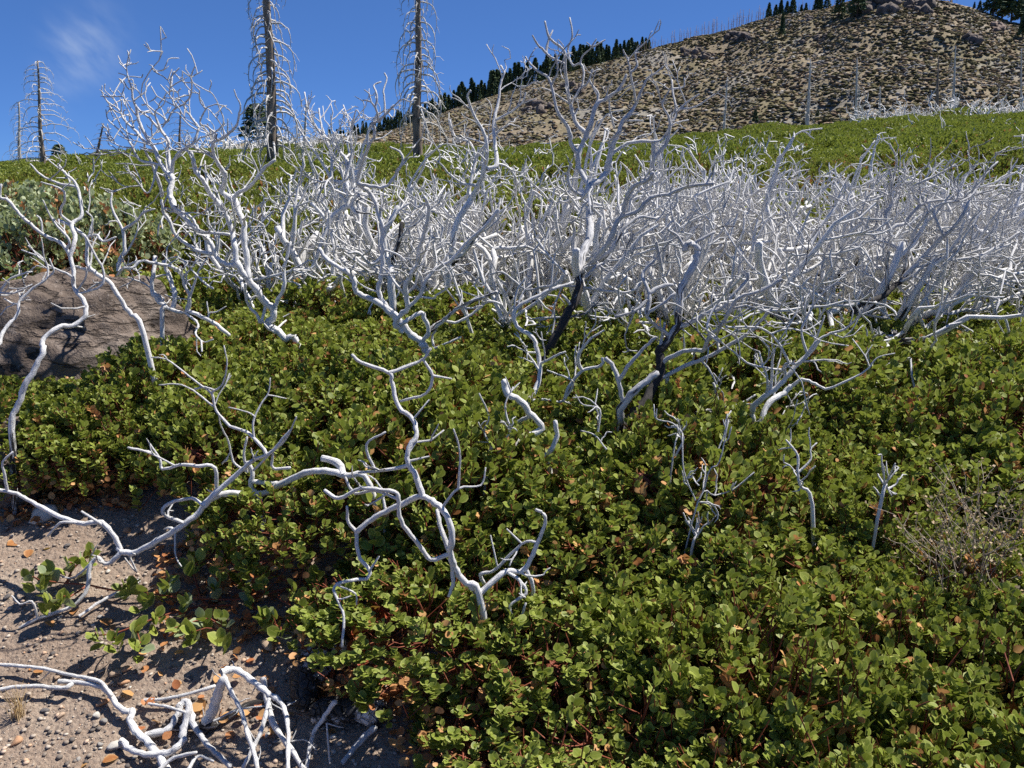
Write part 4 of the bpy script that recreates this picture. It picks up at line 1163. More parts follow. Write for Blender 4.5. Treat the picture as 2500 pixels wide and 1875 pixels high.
D5.limb(8, [(245, 960), (280, 900), (325, 860), (330, 830), (305, 790), (290, 740), (320, 700), (390, 680), (440, 640), (490, 590), (495, 520), (440, 470), (440, 410), (490, 390)], 19, 9, .45, 2)
D5.limb(8, [(490, 530), (510, 470), (540, 400), (600, 330)], 9, 6, None, 9, .2); D5.limb(8, [(440, 420), (415, 360), (440, 310), (430, 260), (460, 150), (430, 80)], 9, 4, None, 10, -.3)
D5.limb(8, [(490, 600), (560, 520), (620, 460), (700, 380), (740, 300)], 12, 7, None, 9, .3); D5.limb(8, [(470, 610), (520, 595), (560, 560)], 9, 6, None, 6, .3)
D5.limb(8, [(490, 390), (550, 320), (620, 300), (720, 290), (830, 260)], 9, 4, None, 10, -.3); D5.limb(8, [(540, 310), (520, 250), (600, 210), (690, 160)], 7, 4, None, 10, -.3)
D5.limb(8, [(560, 520), (640, 530), (760, 520), (860, 470), (940, 420)], 9, 5, None, 10, -.1); D5.limb(8, [(440, 470), (380, 450), (340, 400), (290, 330), (200, 280)], 8, 4, None, 10, -.2)
D5.limb(8, [(620, 400), (600, 340), (640, 310), (740, 290), (800, 200), (850, 150)], 7, 4, None, 8, -.3); D5.limb(8, [(320, 700), (240, 710), (150, 690), (60, 640)], 9, 5, None, 10, -.1)
D5.limb(8, [(430, 660), (420, 560), (430, 500)], 10, 8, None, 3, .5)
D5.build()
D5b = Dead('grey stemmed manzanita sprawling out of the thicket at the right edge', 4.1, 11, .35, .3, 12, (.14, .4), 2)
D5b.limb(8, [(540, 840), (640, 740), (700, 680), (780, 640), (860, 600), (950, 560)], 14, 9, .5, 8)
D5b.limb(8, [(600, 780), (700, 730), (800, 720), (950, 650)], 11, 6); D5b.limb(8, [(700, 680), (730, 580), (820, 500), (900, 470)], 10, 5); D5b.limb(8, [(560, 820), (545, 720), (600, 640), (650, 560)], 10, 5); D5b.limb(8, [(620, 840), (700, 800), (790, 690), (800, 620)], 11, 6)
D5b.build()
D5c = Dead('short stout white branch rising at the right edge above the green mass', 3.7, 12, .1, .1, 10, (.1, .3), 1)
D5c.limb(8, [(815, 960), (850, 880), (900, 850), (960, 800)], 16, 11, .2, 4); D5c.limb(8, [(860, 900), (950, 900)], 11, 8); D5c.limb(8, [(850, 880), (890, 820), (880, 760)], 8, 5)
D5c.build()

D7 = Dead('long white fallen branch reaching left over the bare soil', 2.62, 13, .1, .2, 4.5, (.05, .16), 1)
D7.limb(10, [(1275, 190), (1200, 160), (1120, 140), (1050, 150), (960, 190), (890, 220), (800, 215), (730, 235), (690, 280), (640, 320), (560, 370), (490, 410), (440, 425), (405, 405)], 14, 13, 0, 2)
D7.limb(10, [(415, 420), (370, 460), (335, 440), (310, 470), (295, 560), (240, 610), (130, 650), (70, 680), (-10, 718)], 11, 7, -.12, 1.5)
D7.limb(10, [(330, 440), (280, 490), (240, 510), (180, 490)], 6, 3, 0, 1); D7.limb(10, [(130, 650), (110, 590), (70, 600), (40, 570)], 7, 3, 0, 2)
D7.limb(10, [(420, 400), (390, 360), (350, 320), (270, 320), (190, 290), (110, 250), (60, 220), (-10, 205)], 12, 8, .1, 1); D7.limb(10, [(30, 210), (15, 150), (10, 110), (45, 75)], 7, 4, 0, 1)
D7.limb(10, [(280, 320), (210, 320), (165, 365)], 8, 5, 0, 2); D7.limb(10, [(350, 340), (280, 280)], 7, 5, 0, 1)
D7.limb(10, [(640, 320), (580, 300), (560, 275), (590, 250), (660, 235), (700, 260)], 9, 7, -.05, 3)
D7.limb(10, [(740, 220), (740, 130), (680, 125), (620, 120), (560, 135), (550, 100), (510, 75), (440, 60)], 9, 5, 0, 3); D7.limb(10, [(550, 95), (515, 45)], 5, 3, 0, 2)
D7.limb(10, [(700, 260), (760, 200), (820, 150), (870, 105), (930, 80), (975, 30), (1000, 0)], 15, 5, .05, 3)
D7.limb(13, [(1740, 1290), (1680, 1220), (1600, 1140), (1490, 1100), (1400, 1000), (1370, 890), (1290, 830), (1200, 760), (1080, 670), (980, 655)], 15, 5, .1, 3)
D7.limb(13, [(1390, 860), (1440, 830), (1470, 700), (1450, 580)], 9, 4, 0, 2); D7.limb(13, [(1340, 975), (1250, 870), (1150, 830), (1030, 835)], 8, 5, .0, 2); D7.limb(13, [(1260, 860), (1330, 850), (1390, 870)], 8, 8, 0, 0)
D7.limb(13, [(1650, 1190), (1640, 1070), (1690, 960), (1740, 880), (1750, 790)], 10, 5, .05, 4); D7.limb(13, [(1670, 1040), (1600, 1010), (1480, 980)], 7, 4, 0, 3)
D7.limb(13, [(1740, 1290), (1850, 1190), (1920, 1040)], 10, 6, 0, 2); D7.limb(13, [(1640, 1390), (1750, 1310)], 10, 8, 0, 1); D7.limb(13, [(1600, 1400), (1510, 1330), (1480, 1200), (1430, 1100), (1420, 1040)], 10, 5, .05, 4)
D7.limb(13, [(1600, 1400), (1580, 1280), (1600, 1170)], 12, 9, 0, 3)
D7.limb(10, [(890, 225), (865, 200), (870, 150), (850, 110)], 12, 10, .0, 1); D7.limb(10, [(895, 230), (905, 290), (905, 345)], 11, 9, -.05, 0); D7.limb(10, [(605, 345), (605, 430), (625, 470)], 5, 3, -.05, 2)
D7.limb(10, [(870, 182), (950, 185), (1000, 170), (1060, 145)], 10, 12, .02, 0); D7.limb(10, [(440, 430), (470, 490), (430, 440)], 5, 3, 0, 0)
D7.limb(10, [(1190, 155), (1165, 115), (1110, 97)], 18, 15, .05, 0)
D7.limb(10, [(1000, 130), (940, 130), (950, 90)], 7, 5, 0, 3)
D7.build()
D8 = Dead('nearest white dead branch, bottom centre, arching left and dropping thin twigs', 2.2, 14, .15, .05, 4.0, (.05, .15), 1)
D8.limb(11, [(495, 765), (455, 730), (425, 690), (405, 640), (410, 580), (395, 520), (360, 480), (320, 460), (270, 475), (220, 500), (160, 530), (115, 570)], 14, 11, .05, 1)
D8.limb(11, [(115, 570), (120, 640), (155, 690), (145, 715), (100, 720), (45, 740), (60, 790), (75, 830), (70, 925)], 8, 5, -.15, 3); D8.limb(11, [(60, 740), (110, 760), (115, 795)], 5, 3, 0, 3)
D8.limb(11, [(115, 570), (90, 540), (85, 490)], 8, 5, 0, 2); D8.limb(11, [(155, 690), (185, 645)], 5, 3, 0, 1)
D8.limb(11, [(400, 640), (345, 655), (310, 610), (260, 550), (245, 490), (240, 450), (190, 440), (130, 435), (60, 465), (15, 440)], 10, 7, .0, 3)
D8.limb(11, [(320, 460), (300, 400), (275, 350), (275, 310), (300, 270), (290, 220), (245, 180), (225, 110), (215, 75), (130, 45), (100, 20)], 12, 6, .15, 2.5)
D8.limb(11, [(215, 75), (300, 45), (325, 30), (345, 0)], 8, 5, .05, 1); D8.limb(11, [(325, 35), (350, 85), (330, 140), (250, 165)], 6, 5, 0, 2); D8.limb(11, [(350, 85), (410, 95)], 5, 3, 0, 2)
D8.limb(11, [(275, 360), (190, 380), (120, 385)], 8, 5, 0, 5); D8.limb(11, [(175, 355), (145, 300), (205, 260)], 6, 4, 0, 1); D8.limb(11, [(275, 345), (340, 335)], 5, 3, 0, 2); D8.limb(11, [(298, 215), (340, 160)], 4, 3, 0, 1)
D8.limb(11, [(385, 490), (430, 435), (500, 425), (515, 370)], 6, 3, .05, 1); D8.limb(11, [(435, 430), (435, 320), (415, 250)], 5, 3, 0, 1)
D8.limb(11, [(470, 750), (495, 760), (530, 730), (580, 690), (630, 690), (660, 640), (690, 570), (700, 520), (670, 500)], 14, 6, .05, 1.5)
D8.limb(11, [(580, 700), (620, 720), (640, 760), (590, 800), (610, 870), (565, 945)], 8, 4, -.12, 2); D8.limb(11, [(640, 790), (625, 830), (605, 850)], 5, 5, 0, 0)
D8.limb(11, [(510, 730), (500, 700), (540, 690), (590, 640), (640, 600), (670, 605)], 8, 5, .05, 2); D8.limb(11, [(630, 605), (580, 560)], 5, 3, 0, 1); D8.limb(11, [(550, 670), (530, 580)], 4, 3, 0, 1)
D8.limb(11, [(640, 690), (660, 730), (660, 775)], 9, 7, 0, 0); D8.limb(11, [(410, 640), (375, 560), (365, 500)], 11, 8, .06, 0); D8.limb(11, [(405, 650), (415, 720), (400, 770)], 9, 7, 0, 0)
D8.limb(11, [(240, 470), (170, 440), (110, 450), (80, 400)], 7, 5, .05, 4)
D8.build()
D14 = Dead('bare twisted grey stub with a blackened tip in the centre of the green mass', 2.8, 15, .0, .05, 0)
D14.limb(11, [(590, 375), (590, 320), (620, 280), (687, 250), (650, 200), (620, 160), (580, 140), (570, 100)], 12, 13, .1, 0); D14.limb(11, [(595, 240), (630, 220), (660, 210)], 8, 9, .05, 0, .2)
D14.build()
D14b = Dead('short grey stub banded black, right of the twisted stub', 2.8, 16, .15, .02, 0)
D14b.limb(11, [(715, 390), (695, 340), (715, 320), (735, 270), (730, 225)], 11, 9, .0, 0); D14b.build()
for lab, Y, sd, tr in [
        ('thin pale twigs rising between the twisted stub and the long arched branch', 2.75, 17, [(11, [(530, 320), (570, 290), (590, 250), (575, 180), (600, 120)], 5, 3), (11, [(500, 350), (530, 300), (510, 260), (525, 210), (495, 140)], 4, 3)]),
        ('thin white twig fan low in front of the charred hooked trunk', 2.65, 18, [(7, [(420, 960), (450, 860), (440, 800)], 5, 3), (7, [(600, 960), (640, 860), (650, 780)], 5, 3), (7, [(470, 950), (465, 880), (420, 820), (350, 800), (340, 740)], 6, 3), (7, [(140, 930), (90, 870), (30, 850)], 5, 3), (7, [(160, 800), (110, 760), (40, 740), (10, 700)], 6, 3)]),
        ('small white twig tangle poking out of the green mass right of the bottom centre', 2.5, 19, [(15, [(100, 1590), (210, 1550), (330, 1510), (465, 1400)], 7, 4), (15, [(130, 1530), (180, 1380), (240, 1330), (300, 1060)], 7, 4), (15, [(20, 1540), (10, 1390), (0, 1150)], 7, 4), (15, [(100, 1600), (250, 1620)], 5, 3)]),
        ('short forked grey stub standing alone in the right green mass', 2.55, 20, [(15, [(840, 1610), (770, 1490), (745, 1400), (745, 1290), (670, 1190)], 16, 8), (15, [(760, 1400), (830, 1320), (830, 1250), (870, 1210)], 11, 5)]),
        ('small bright broken branch tip lying on the right green mass', 2.5, 21, [(15, [(1290, 1560), (1330, 1510), (1380, 1480), (1400, 1440)], 14, 6), (15, [(1330, 1510), (1280, 1440), (1265, 1410)], 10, 6)]),
        ('thin white twig on the green mass below the right forked stub', 2.45, 22, [(15, [(60, 1900), (90, 1810), (20, 1710)], 12, 8), (15, [(90, 1810), (130, 1680)], 7, 4)])]:
    dd = Dead(lab, Y, sd, -.2, .1, 8, (.04, .12), 1)
    for fr, pt, a, b in tr: dd.limb(fr, pt, a, b, .05)
    dd.build()

D9 = Dead('white dead shrub arching over the boulder on a twisted dark foot', 3.0, 23, .62, .25, 5, (.08, .24), 1)
D9.limb(9, [(55, 1240), (80, 1130), (110, 1050), (160, 950), (200, 880), (200, 820), (270, 760), (340, 750), (400, 700), (385, 630), (345, 580), (340, 500), (325, 430), (290, 370), (220, 340), (140, 280), (80, 220), (40, 170), (0, 155), (5, 95)], 18, 7, .35, 1.5)
D9.limb(9, [(190, 330), (190, 260), (170, 240)], 6, 4, None, 3, -.3); D9.limb(9, [(310, 400), (320, 350), (250, 270), (200, 170)], 8, 4, None, 3, -.3)
D9.limb(9, [(325, 430), (350, 350), (335, 280), (380, 240), (370, 150), (350, 90), (300, 40), (270, 0)], 13, 6, None, 3, -.3); D9.limb(9, [(360, 110), (270, 90), (190, 50), (140, 0)], 8, 4, None, 4, -.3); D9.limb(9, [(340, 280), (280, 230), (300, 170), (290, 120), (190, 85)], 8, 4, None, 4, -.3)
D9.limb(9, [(345, 560), (330, 520), (230, 475), (200, 440), (130, 380)], 8, 4, None, 4, -.3); D9.limb(9, [(375, 600), (450, 580), (480, 550), (480, 490), (440, 420), (400, 340)], 7, 6, None, 2, -.3); D9.limb(9, [(365, 590), (400, 530), (400, 480)], 6, 5, None, 1, -.3)
D9.build()
D10 = Dead('pale spotted stem slanting across the boulder face', 3.35, 24, .0, .1, 5, (.08, .24), 1)
D10.limb(9, [(665, 790), (600, 690), (540, 600), (510, 550), (450, 510), (410, 470), (405, 400), (400, 340), (330, 290), (270, 260)], 15, 8, .1, 2)
D10.limb(9, [(440, 500), (360, 480), (335, 470)], 9, 8, None, 1); D10.limb(9, [(400, 335), (450, 330), (480, 360), (540, 340)], 8, 5, None, 5); D10.limb(9, [(405, 360), (430, 260), (400, 220)], 6, 4, None, 5)
D10.build()
D11 = Dead('white branches entering from the left edge in front of the boulder', 2.95, 25, .0, .1, 6, (.06, .22), 1)
D11.limb(9, [(-40, 960), (0, 830), (20, 770), (80, 700), (90, 640), (150, 580), (220, 530), (215, 460), (180, 430), (100, 400)], 13, 4, .3, 4)
D11.limb(9, [(80, 660), (50, 645), (20, 625)], 6, 4); D11.limb(9, [(-30, 640), (0, 600), (40, 540), (110, 510), (150, 500)], 8, 4, None, 6, None, 3.1); D11.limb(9, [(10, 605), (70, 600), (150, 560)], 7, 4); D11.limb(9, [(220, 530), (250, 500), (230, 440)], 6, 4)
D11.build()
D16 = Dead('tangled white shrub between the boulder and the tall left skeleton', 3.6, 26, .15, .2, 7, (.08, .26), 2)
D16.limb(2, [(240, 760), (270, 690), (210, 640), (180, 570), (190, 460), (200, 370)], 17, 14, .1, 3)
D16.limb(2, [(310, 690), (320, 600), (290, 500), (250, 400)], 18, 15, .1, 3, None, 3.55); D16.limb(2, [(270, 690), (165, 560), (60, 510), (30, 505)], 10, 6); D16.limb(2, [(280, 690), (390, 720), (415, 630), (380, 540), (360, 470), (290, 430), (190, 410), (110, 400), (60, 440), (0, 440)], 14, 10)
D16.limb(2, [(400, 720), (410, 640), (440, 550), (470, 460), (520, 380)], 12, 6); D16.limb(2, [(660, 860), (600, 810), (520, 760), (410, 715)], 15, 15, 0, 1); D16.limb(2, [(410, 730), (465, 790), (450, 850), (500, 900), (560, 885)], 11, 5, -.2, 2); D16.limb(2, [(495, 890), (490, 960)], 8, 7, -.1, 1)
D16.limb(2, [(560, 570), (500, 530), (440, 470), (350, 380), (320, 330)], 9, 5); D16.limb(2, [(530, 760), (540, 720), (580, 715), (640, 680)], 7, 4, None, 2); D16.limb(2, [(540, 740), (520, 650)], 6, 4, None, 1)
D16.limb(9, [(550, 500), (560, 440), (580, 400), (570, 310), (520, 200), (520, 130)], 12, 5, None, 4, None, 3.9); D16.limb(9, [(570, 310), (630, 270), (670, 225), (720, 210)], 9, 5); D16.limb(9, [(545, 520), (570, 490), (620, 460), (660, 450)], 8, 6)
D16.build()

# ------------------------------------------------------------------ thickets of the same kind behind
def skeleton(seed, H, nst, lvl, prob, rb, seg, sides, rmin=.0062, up=.10, tilt=(.35, 1.05), char=.5):
    rng = np.random.default_rng(seed)
    limbs, rest = [], []
    for i in range(nst):
        out = []
        a = 6.283 * i / nst + rng.uniform(-.5, .5); tl = rng.uniform(*tilt)
        d = np.array((math.cos(a) * math.sin(tl), math.sin(a) * math.sin(tl), math.cos(tl)))
        grow(rng, np.array((math.cos(a) * .04, math.sin(a) * .04, -.05)), d, H * rng.uniform(.75, 1.1), rb * rng.uniform(.8, 1.2), lvl, out, up, .40, prob, rmin, seg)
        main = [q for q in out if q[2] == lvl][0]
        limbs.append(main); rest += [q for q in out if q[2] != lvl]
    lm = []
    for P, R, _ in limbs:
        P2 = catmull(P, 2); R2 = np.interp(np.linspace(0, len(R) - 1, len(P2)), np.arange(len(R)), R)
        tb = Tubes(); tb.add(P2, R2, np.clip(char + .35 - P2[:, 2] * 1.5, -.3, 1), sides + 2); me = tb.mesh('limb'); me.materials.append(M_WOOD); lm.append(me)
    tb = Tubes()
    for P, R, l in rest: tb.add(P, R, np.clip(char - .1 - P[:, 2] * 1.2, -.35, 1) if l == lvl - 1 else -.2, sides if l == lvl - 1 else max(3, sides - 1), False)
    tw = tb.mesh('twigs'); tw.materials.append(M_WOOD)
    return lm, tw
SK = [skeleton(200 + i, .85, 6, 3, .58, .026, .08, 5, .0048) for i in range(5)]
SKF = [skeleton(220 + i, .8, 4, 2, .7, .03, .12, 3, .012) for i in range(3)]
def place_sk(proto, x, y, s, rz, label, group, parts=True, hs=1.0, tilt=(0, 0)):
    lm, tw = proto
    o = thing('dead_manzanita', label, 'dead shrub', (x, y, gz(x, y)), group, rz, (s, s, s * hs))
    o.rotation_euler = (tilt[0], tilt[1], rz)
    for me in lm: link('limb', me, None, o)
    tag(link('twigs', tw, None, o), kind='stuff')
rng = np.random.default_rng(301)
ZONES = [  # u range, depth range, count, scale range, label, group
    ((1480, 2560), (4.3, 6.6), 62, (.82, 1.12), 'white leafless manzanita in the densest thicket at the right, near side', 'white thicket at the right'),
    ((1560, 2600), (6.6, 9.6), 30, (.85, 1.15), 'white leafless manzanita at the back of the right thicket', 'back of the white thicket at the right'),
    ((1150, 1700), (4.7, 7.6), 34, (.85, 1.15), 'white leafless manzanita in the thicket behind the largest skeleton', 'white thicket behind the largest skeleton'),
    ((760, 1250), (4.8, 8.2), 32, (.85, 1.15), 'white leafless manzanita in the thicket behind the central fork', 'white thicket behind the central fork'),
    ((1430, 1760), (4.3, 5.2), 9, (.6, .8), 'white leafless manzanita just behind the charred hooked trunk', 'white shrubs behind the hooked trunk'),
    ((560, 800), (4.9, 7.5), 9, (.75, 1.0), 'white leafless manzanita behind the right side of the left tall skeleton', 'white shrubs behind the left skeleton')]
for (u0, u1), (y0, y1), n, (s0, s1), lab, grp in ZONES:
    done = []
    md = .30 if n >= 40 else .42
    tries = 0
    while len(done) < n and tries < 4000:
        tries += 1
        Y = rng.uniform(y0, y1); u = rng.uniform(u0, u1); x = (u - 1250) / FPX * Y * 1.03
        if any((x - a) ** 2 + (Y - b) ** 2 < md ** 2 for a, b in done): continue
        if 1560 < u < 1700 and 4.4 < Y < 4.9: continue
        done.append((x, Y))
        place_sk(SK[int(rng.integers(0, 5))], x, Y, rng.uniform(s0, s1), rng.uniform(0, 6.28), lab, grp, True, rng.uniform(.85, 1.1), (rng.normal() * .12, rng.normal() * .12))
# scattered over the far slopes
for (u0, u1), (y0, y1), n, (s0, s1), lab, grp in [
        ((0, 900), (9, 24), 26, (.5, .9), 'small white dead shrub on the distant left slope', 'white dead shrubs on the left slope'),
        ((500, 900), (33, 40), 22, (1.0, 1.6), 'pale dead shrub in the grey band on the crest behind the tall burnt snag', 'pale dead shrubs on the left crest'),
        ((900, 1700), (10, 26), 26, (.6, 1.0), 'small white dead shrub on the distant central slope', 'white dead shrubs on the central slope'),
        ((1700, 2520), (11, 28), 34, (.5, .9), 'small white dead shrub scattered on the distant right slope', 'white dead shrubs on the right slope'),
        ((2030, 2520), (34, 41), 30, (.9, 1.5), 'pale dead shrub along the crest at the upper right', 'pale dead shrubs on the right crest')]:
    for i in range(n):
        Y = rng.uniform(y0, y1); u = rng.uniform(u0, u1); x = (u - 1250) / FPX * Y * 1.03
        place_sk(SKF[int(rng.integers(0, 3))], x, Y, rng.uniform(s0, s1), rng.uniform(0, 6.28), lab, grp, True, rng.uniform(.8, 1.1))

# ------------------------------------------------------------------ boulder and stones
def mat_boulder():
    m, t = new_mat('boulder_rock'); k = NT(t)
    p = k.n('ShaderNodeTexCoord').outputs['Object']
    n1 = k.noise(2.2, 6, p, .62); n2 = k.noise(14, 5, p, .7); n3 = k.noise(70, 4, p, .7)
    col = k.ramp(n1, [(.32, (.09, .07, .056)), (.5, (.155, .12, .097)), (.68, (.23, .19, .16))])
    col = k.mix(k.math('MULTIPLY', k.smooth(n2, .55, .72), .5), col, (.36, .31, .27, 1))
    col = k.mix(k.math('MULTIPLY', k.smooth(n2, .45, .30), .6), col, (.075, .055, .045, 1))
    col = k.mix(k.math('MULTIPLY', k.smooth(n3, .58, .7), .4), col, (.42, .38, .34, 1))
    ms = k.n('ShaderNodeMapping', {'Vector': p, 'Rotation': (.2, .35, 0), 'Scale': (1.2, 1.2, 5.0)}).outputs[0]
    cr = k.noise(2.0, 6, ms, .6)
    crk = k.math('SUBTRACT', 1.0, k.smooth(k.math('ABSOLUTE', k.math('SUBTRACT', cr, .5)), .0, .035))
    col = k.mix(k.math('MULTIPLY', crk, .45), col, (.05, .04, .035, 1))
    h = k.math('SUBTRACT', k.math('ADD', k.math('MULTIPLY', n2, .8), k.math('MULTIPLY', n3, .3)), k.math('MULTIPLY', crk, .8))
    k.out(col, .92, k.bump(h, 1.0, .03), .15)
    return m
M_BOULD = mat_boulder()
def n3d(V, s, seed):
    return (vnoise(V[:, 0] * s + V[:, 2] * s * .7, V[:, 1] * s + seed, seed) + vnoise(V[:, 2] * s + 3, V[:, 0] * s - V[:, 1] * s * .6, seed + 5)) * .5
def rock_mesh(name, seed, dims, sub, rough=.35, cut=0):
    rng = np.random.default_rng(seed)
    V, F = ico(sub); V = V.copy()
    for i in range(cut):
        n = nrm(rng.normal(size=3)); d = rng.uniform(.5, .8)
        e = V @ n - d; V = V - np.maximum(e, 0)[:, None] * n * .92
    r = 1 + rough * (n3d(V, 1.6, seed) - .5) * 1.4 + rough * .5 * (n3d(V, 4.5, seed + 3) - .5) + rough * .22 * (n3d(V, 13, seed + 9) - .5)
    V = V * r[:, None] * np.array(dims)
    return mk_mesh(name, V, F, None, sub > 2)
b = (BOULDER[0], BOULDER[1], gz(*BOULDER) - .03)
bo = tag(link('boulder', rock_mesh('boulder', 8, (.74, .44, .50), 6, .46, 5), M_BOULD, None, b, (0, .12, .3)), 'large brown weathered boulder half buried in shrubs at the left', 'boulder')
p = at_depth(60, 1010, 3.12)
tag(link('boulder', rock_mesh('boulder', 12, (.26, .2, .24), 5, .4, 4), M_BOULD, None, (p[0] - .12, p[1] + .05, gz(p[0], p[1]) + .04), (0, 0, 1)), 'pale grey rock at the foot of the large boulder at the left edge', 'rock')
M_GREYROCK = mat_simple('grey_rock', (.14, .135, .13), (.36, .35, .34), 14, .9, .8, .01)
M_STONES = [mat_simple('stone_grey', (.20, .18, .16), (.42, .39, .35), 40, .9, .5, .004), mat_simple('stone_tan', (.34, .23, .15), (.50, .38, .28), 40, .9, .5, .004),
            mat_simple('stone_orange', (.42, .22, .12), (.55, .34, .20), 40, .9, .5, .004), mat_simple('stone_pale', (.48, .44, .37), (.66, .62, .54), 40, .9, .5, .004),
            mat_simple('stone_dark', (.075, .07, .068), (.19, .17, .16), 40, .9, .5, .004)]
for i, (u, v, r, lab, mt) in enumerate([(2440, 1610, .16, 'grey rock showing between shrubs near the right edge', M_GREYROCK), (2480, 1790, .13, 'rough grey rock at the lower right edge', M_GREYROCK),
        (1340, 1660, .11, 'rounded grey rock in a gap of the leaves at the bottom centre', M_GREYROCK), (2000, 1800, .10, 'pale speckled rock in the shade among the leaves, lower right', M_GREYROCK),
        (2080, 1710, .09, 'small pale rock in a leaf gap at the lower right', M_GREYROCK), (230, 905, .12, 'grey stone behind leaves in front of the boulder', M_GREYROCK)]):
    p = on_ground(u, v, .03)
    tag(link('rock', rock_mesh('rock', 40 + i, (r, r * .8, r * .7), 4, .4, 3), mt, None, p, (0, 0, i)), lab, 'rock')
rng = np.random.default_rng(21)
STONE_ME = [rock_mesh('stone', 60 + i, (1, .78, .5), 2, .45, 8) for i in range(6)]
STONE_OBS = {}
for mi, mt in enumerate(M_STONES):
    for si, me in enumerate(STONE_ME):
        c = me.copy(); c.materials.append(mt); STONE_OBS[mi, si] = c
def stone(u, v, wpx, mi, lab, grp=None, flat=1.0):
    p = on_ground(u, v); r = wpx / 2 / FPX * np.linalg.norm(p - np.array((0, 0, CAM_Z)))
    tag(link('stone', STONE_OBS[mi, int(rng.integers(0, 6))], None, None, p + np.array((0, 0, r * .25)), (rng.normal() * .2, rng.normal() * .2, rng.uniform(0, 6)), (r * 1.1, r, r * flat)), lab, 'stone', grp)
# (photograph pixel, width, tint)
stone(105, 1262, 62, 3, 'largest pale stone at the upper left of the bare soil')
stone(291, 1228, 38, 1, 'tan stone beside the leaf litter at the top of the bare soil')
stone(311, 1297, 26, 2, 'reddish stone under the white branch crossing the soil')
stone(40, 1814, 26, 2, 'round orange stone at the bottom left corner')
stone(238, 1748, 24, 3, 'pale knobby stone below the leaning white driftwood')
stone(255, 1762, 22, 0, 'grey stone touching the pale knobby stone')
stone(148, 1749, 20, 1, 'small tan stone right of the dry grass tuft')
stone(280, 1826, 36, 3, 'flat cream stone beside the fallen driftwood')
stone(286, 1645, 30, 1, 'smooth beige stone below the trailing leaves')
stone(308, 1636, 26, 2, 'orange stone touching the smooth beige stone')
stone(305, 1668, 26, 2, 'dull orange stone between the beige stone and the driftwood')
stone(250, 1719, 28, 2, 'rust red flat stone left of the driftwood knot')
stone(652, 1577, 44, 1, 'tan stone with dark underside left of the charred log')
stone(711, 1612, 34, 1, 'orange tan stone at the left side of the charred log')
stone(712, 1770, 28, 1, 'brown stone under the hanging bark strips')
stone(652, 1797, 22, 3, 'cream stone between the dry sticks at the bottom')
stone(676, 1812, 22, 0, 'grey stone right of the cream stone at the bottom')
stone(815, 1800, 20, 3, 'white stone right of the upright dry twig')
stone(635, 1740, 22, 1, 'small tan stone behind the leaning dry stick')
stone(108, 1737, 18, 4, 'dark stone beside the dry grass tuft')
stone(330, 1640, 16, 4, 'dark pebble beside the orange stone')
stone(264, 1396, 14, 3, 'pale pebble under the trailing leaves')
stone(163, 1334, 16, 4, 'dark pebble on open soil below the white branch')
for i in range(46):
    while True:
        u, v = rng.uniform(10, 900), rng.uniform(1300, 1870)
        p = on_ground(u, v)
        if is_bare(p[0], p[1]): break
    stone(u, v, rng.uniform(8, 20) ** 1.0 * rng.uniform(.6, 1), int(rng.choice([0, 0, 0, 1, 1, 3, 4])), 'small loose pebble on the bare soil at the lower left', 'pebbles on the bare soil')
# gravel nobody could count
P, R, LCs = [], [], []
for i in range(14000):
    y_ = rng.uniform(1.5, 3.7); x_ = rng.uniform(-.75 * y_ - .2, .1)
    if rng.random() < .75 and not is_bare(x_, y_): continue
    P.append((x_, y_, gz(x_, y_))); R.append(.0022 + .0075 * rng.random() ** 4)
P = np.array(P); R = np.array(R)
V, F, kk_ = clumps(rng, P + np.stack([R * 0, R * 0, R * .3], -1), R, .55, ICO1, .4)
m, t = new_mat('gravel'); k = NT(t)
k.out(k.ramp(k.attr('lc'), [(.0, (.09, .08, .075)), (.3, (.24, .195, .155)), (.6, (.33, .27, .215)), (.85, (.46, .40, .33)), (1., (.50, .30, .18))]), .9, None, .2)
tag(link('gravel', mk_mesh('gravel', V, F, {'lc': ('FLOAT', np.repeat(rng.random(len(P)), kk_))}), m), kind='stuff')

# ------------------------------------------------------------------ fallen leaves
def one_leaf(name, mat, seed, curl):
    V0, F0, rim = LEAVES['hi']
    V = V0.copy(); V[:, 2] += curl * (V[:, 0] ** 2) * 1.6 - curl * .2 * V[:, 1]
    r = np.random.default_rng(seed).random()
    me = mk_mesh(name, V, F0, {'lc': ('FLOAT', np.full(len(V), r)), 'dead': ('FLOAT', np.zeros(len(V))), 'rim': ('FLOAT', rim)}, True)
    me.materials.append(mat); return me
FALL = [one_leaf('fallen_leaf', M_LEAF_ORANGE, i, c) for i, c in enumerate((.2, .5, -.2, .35, .1))]
GREEN1 = [one_leaf('leaf', M_LEAF, 10 + i, c) for i, c in enumerate((.12, -.05, .2, .05, .1))]
PALE1 = [one_leaf('leaf', M_LEAF_PALE, 30 + i, .15) for i in range(2)]
RED1 = [one_leaf('leaf', M_LEAF_RED, 20 + i, c) for i, c in enumerate((.2, .4, .1))]
YEL1 = [one_leaf('leaf', M_LEAF_ORANGE, 25 + i, c) for i, c in enumerate((.3, .15))]
def fallen(u, v, wpx, lab, grp):
    p = on_ground(u, v); L = wpx / FPX * np.linalg.norm(p - np.array((0, 0, CAM_Z)))
    tag(link('fallen_leaf', FALL[int(rng.integers(0, 5))], None, None, p + np.array((0, 0, .006)), (rng.normal() * .25, rng.normal() * .25, rng.uniform(0, 6.28)), (L, L, L)), lab, 'leaf', grp)
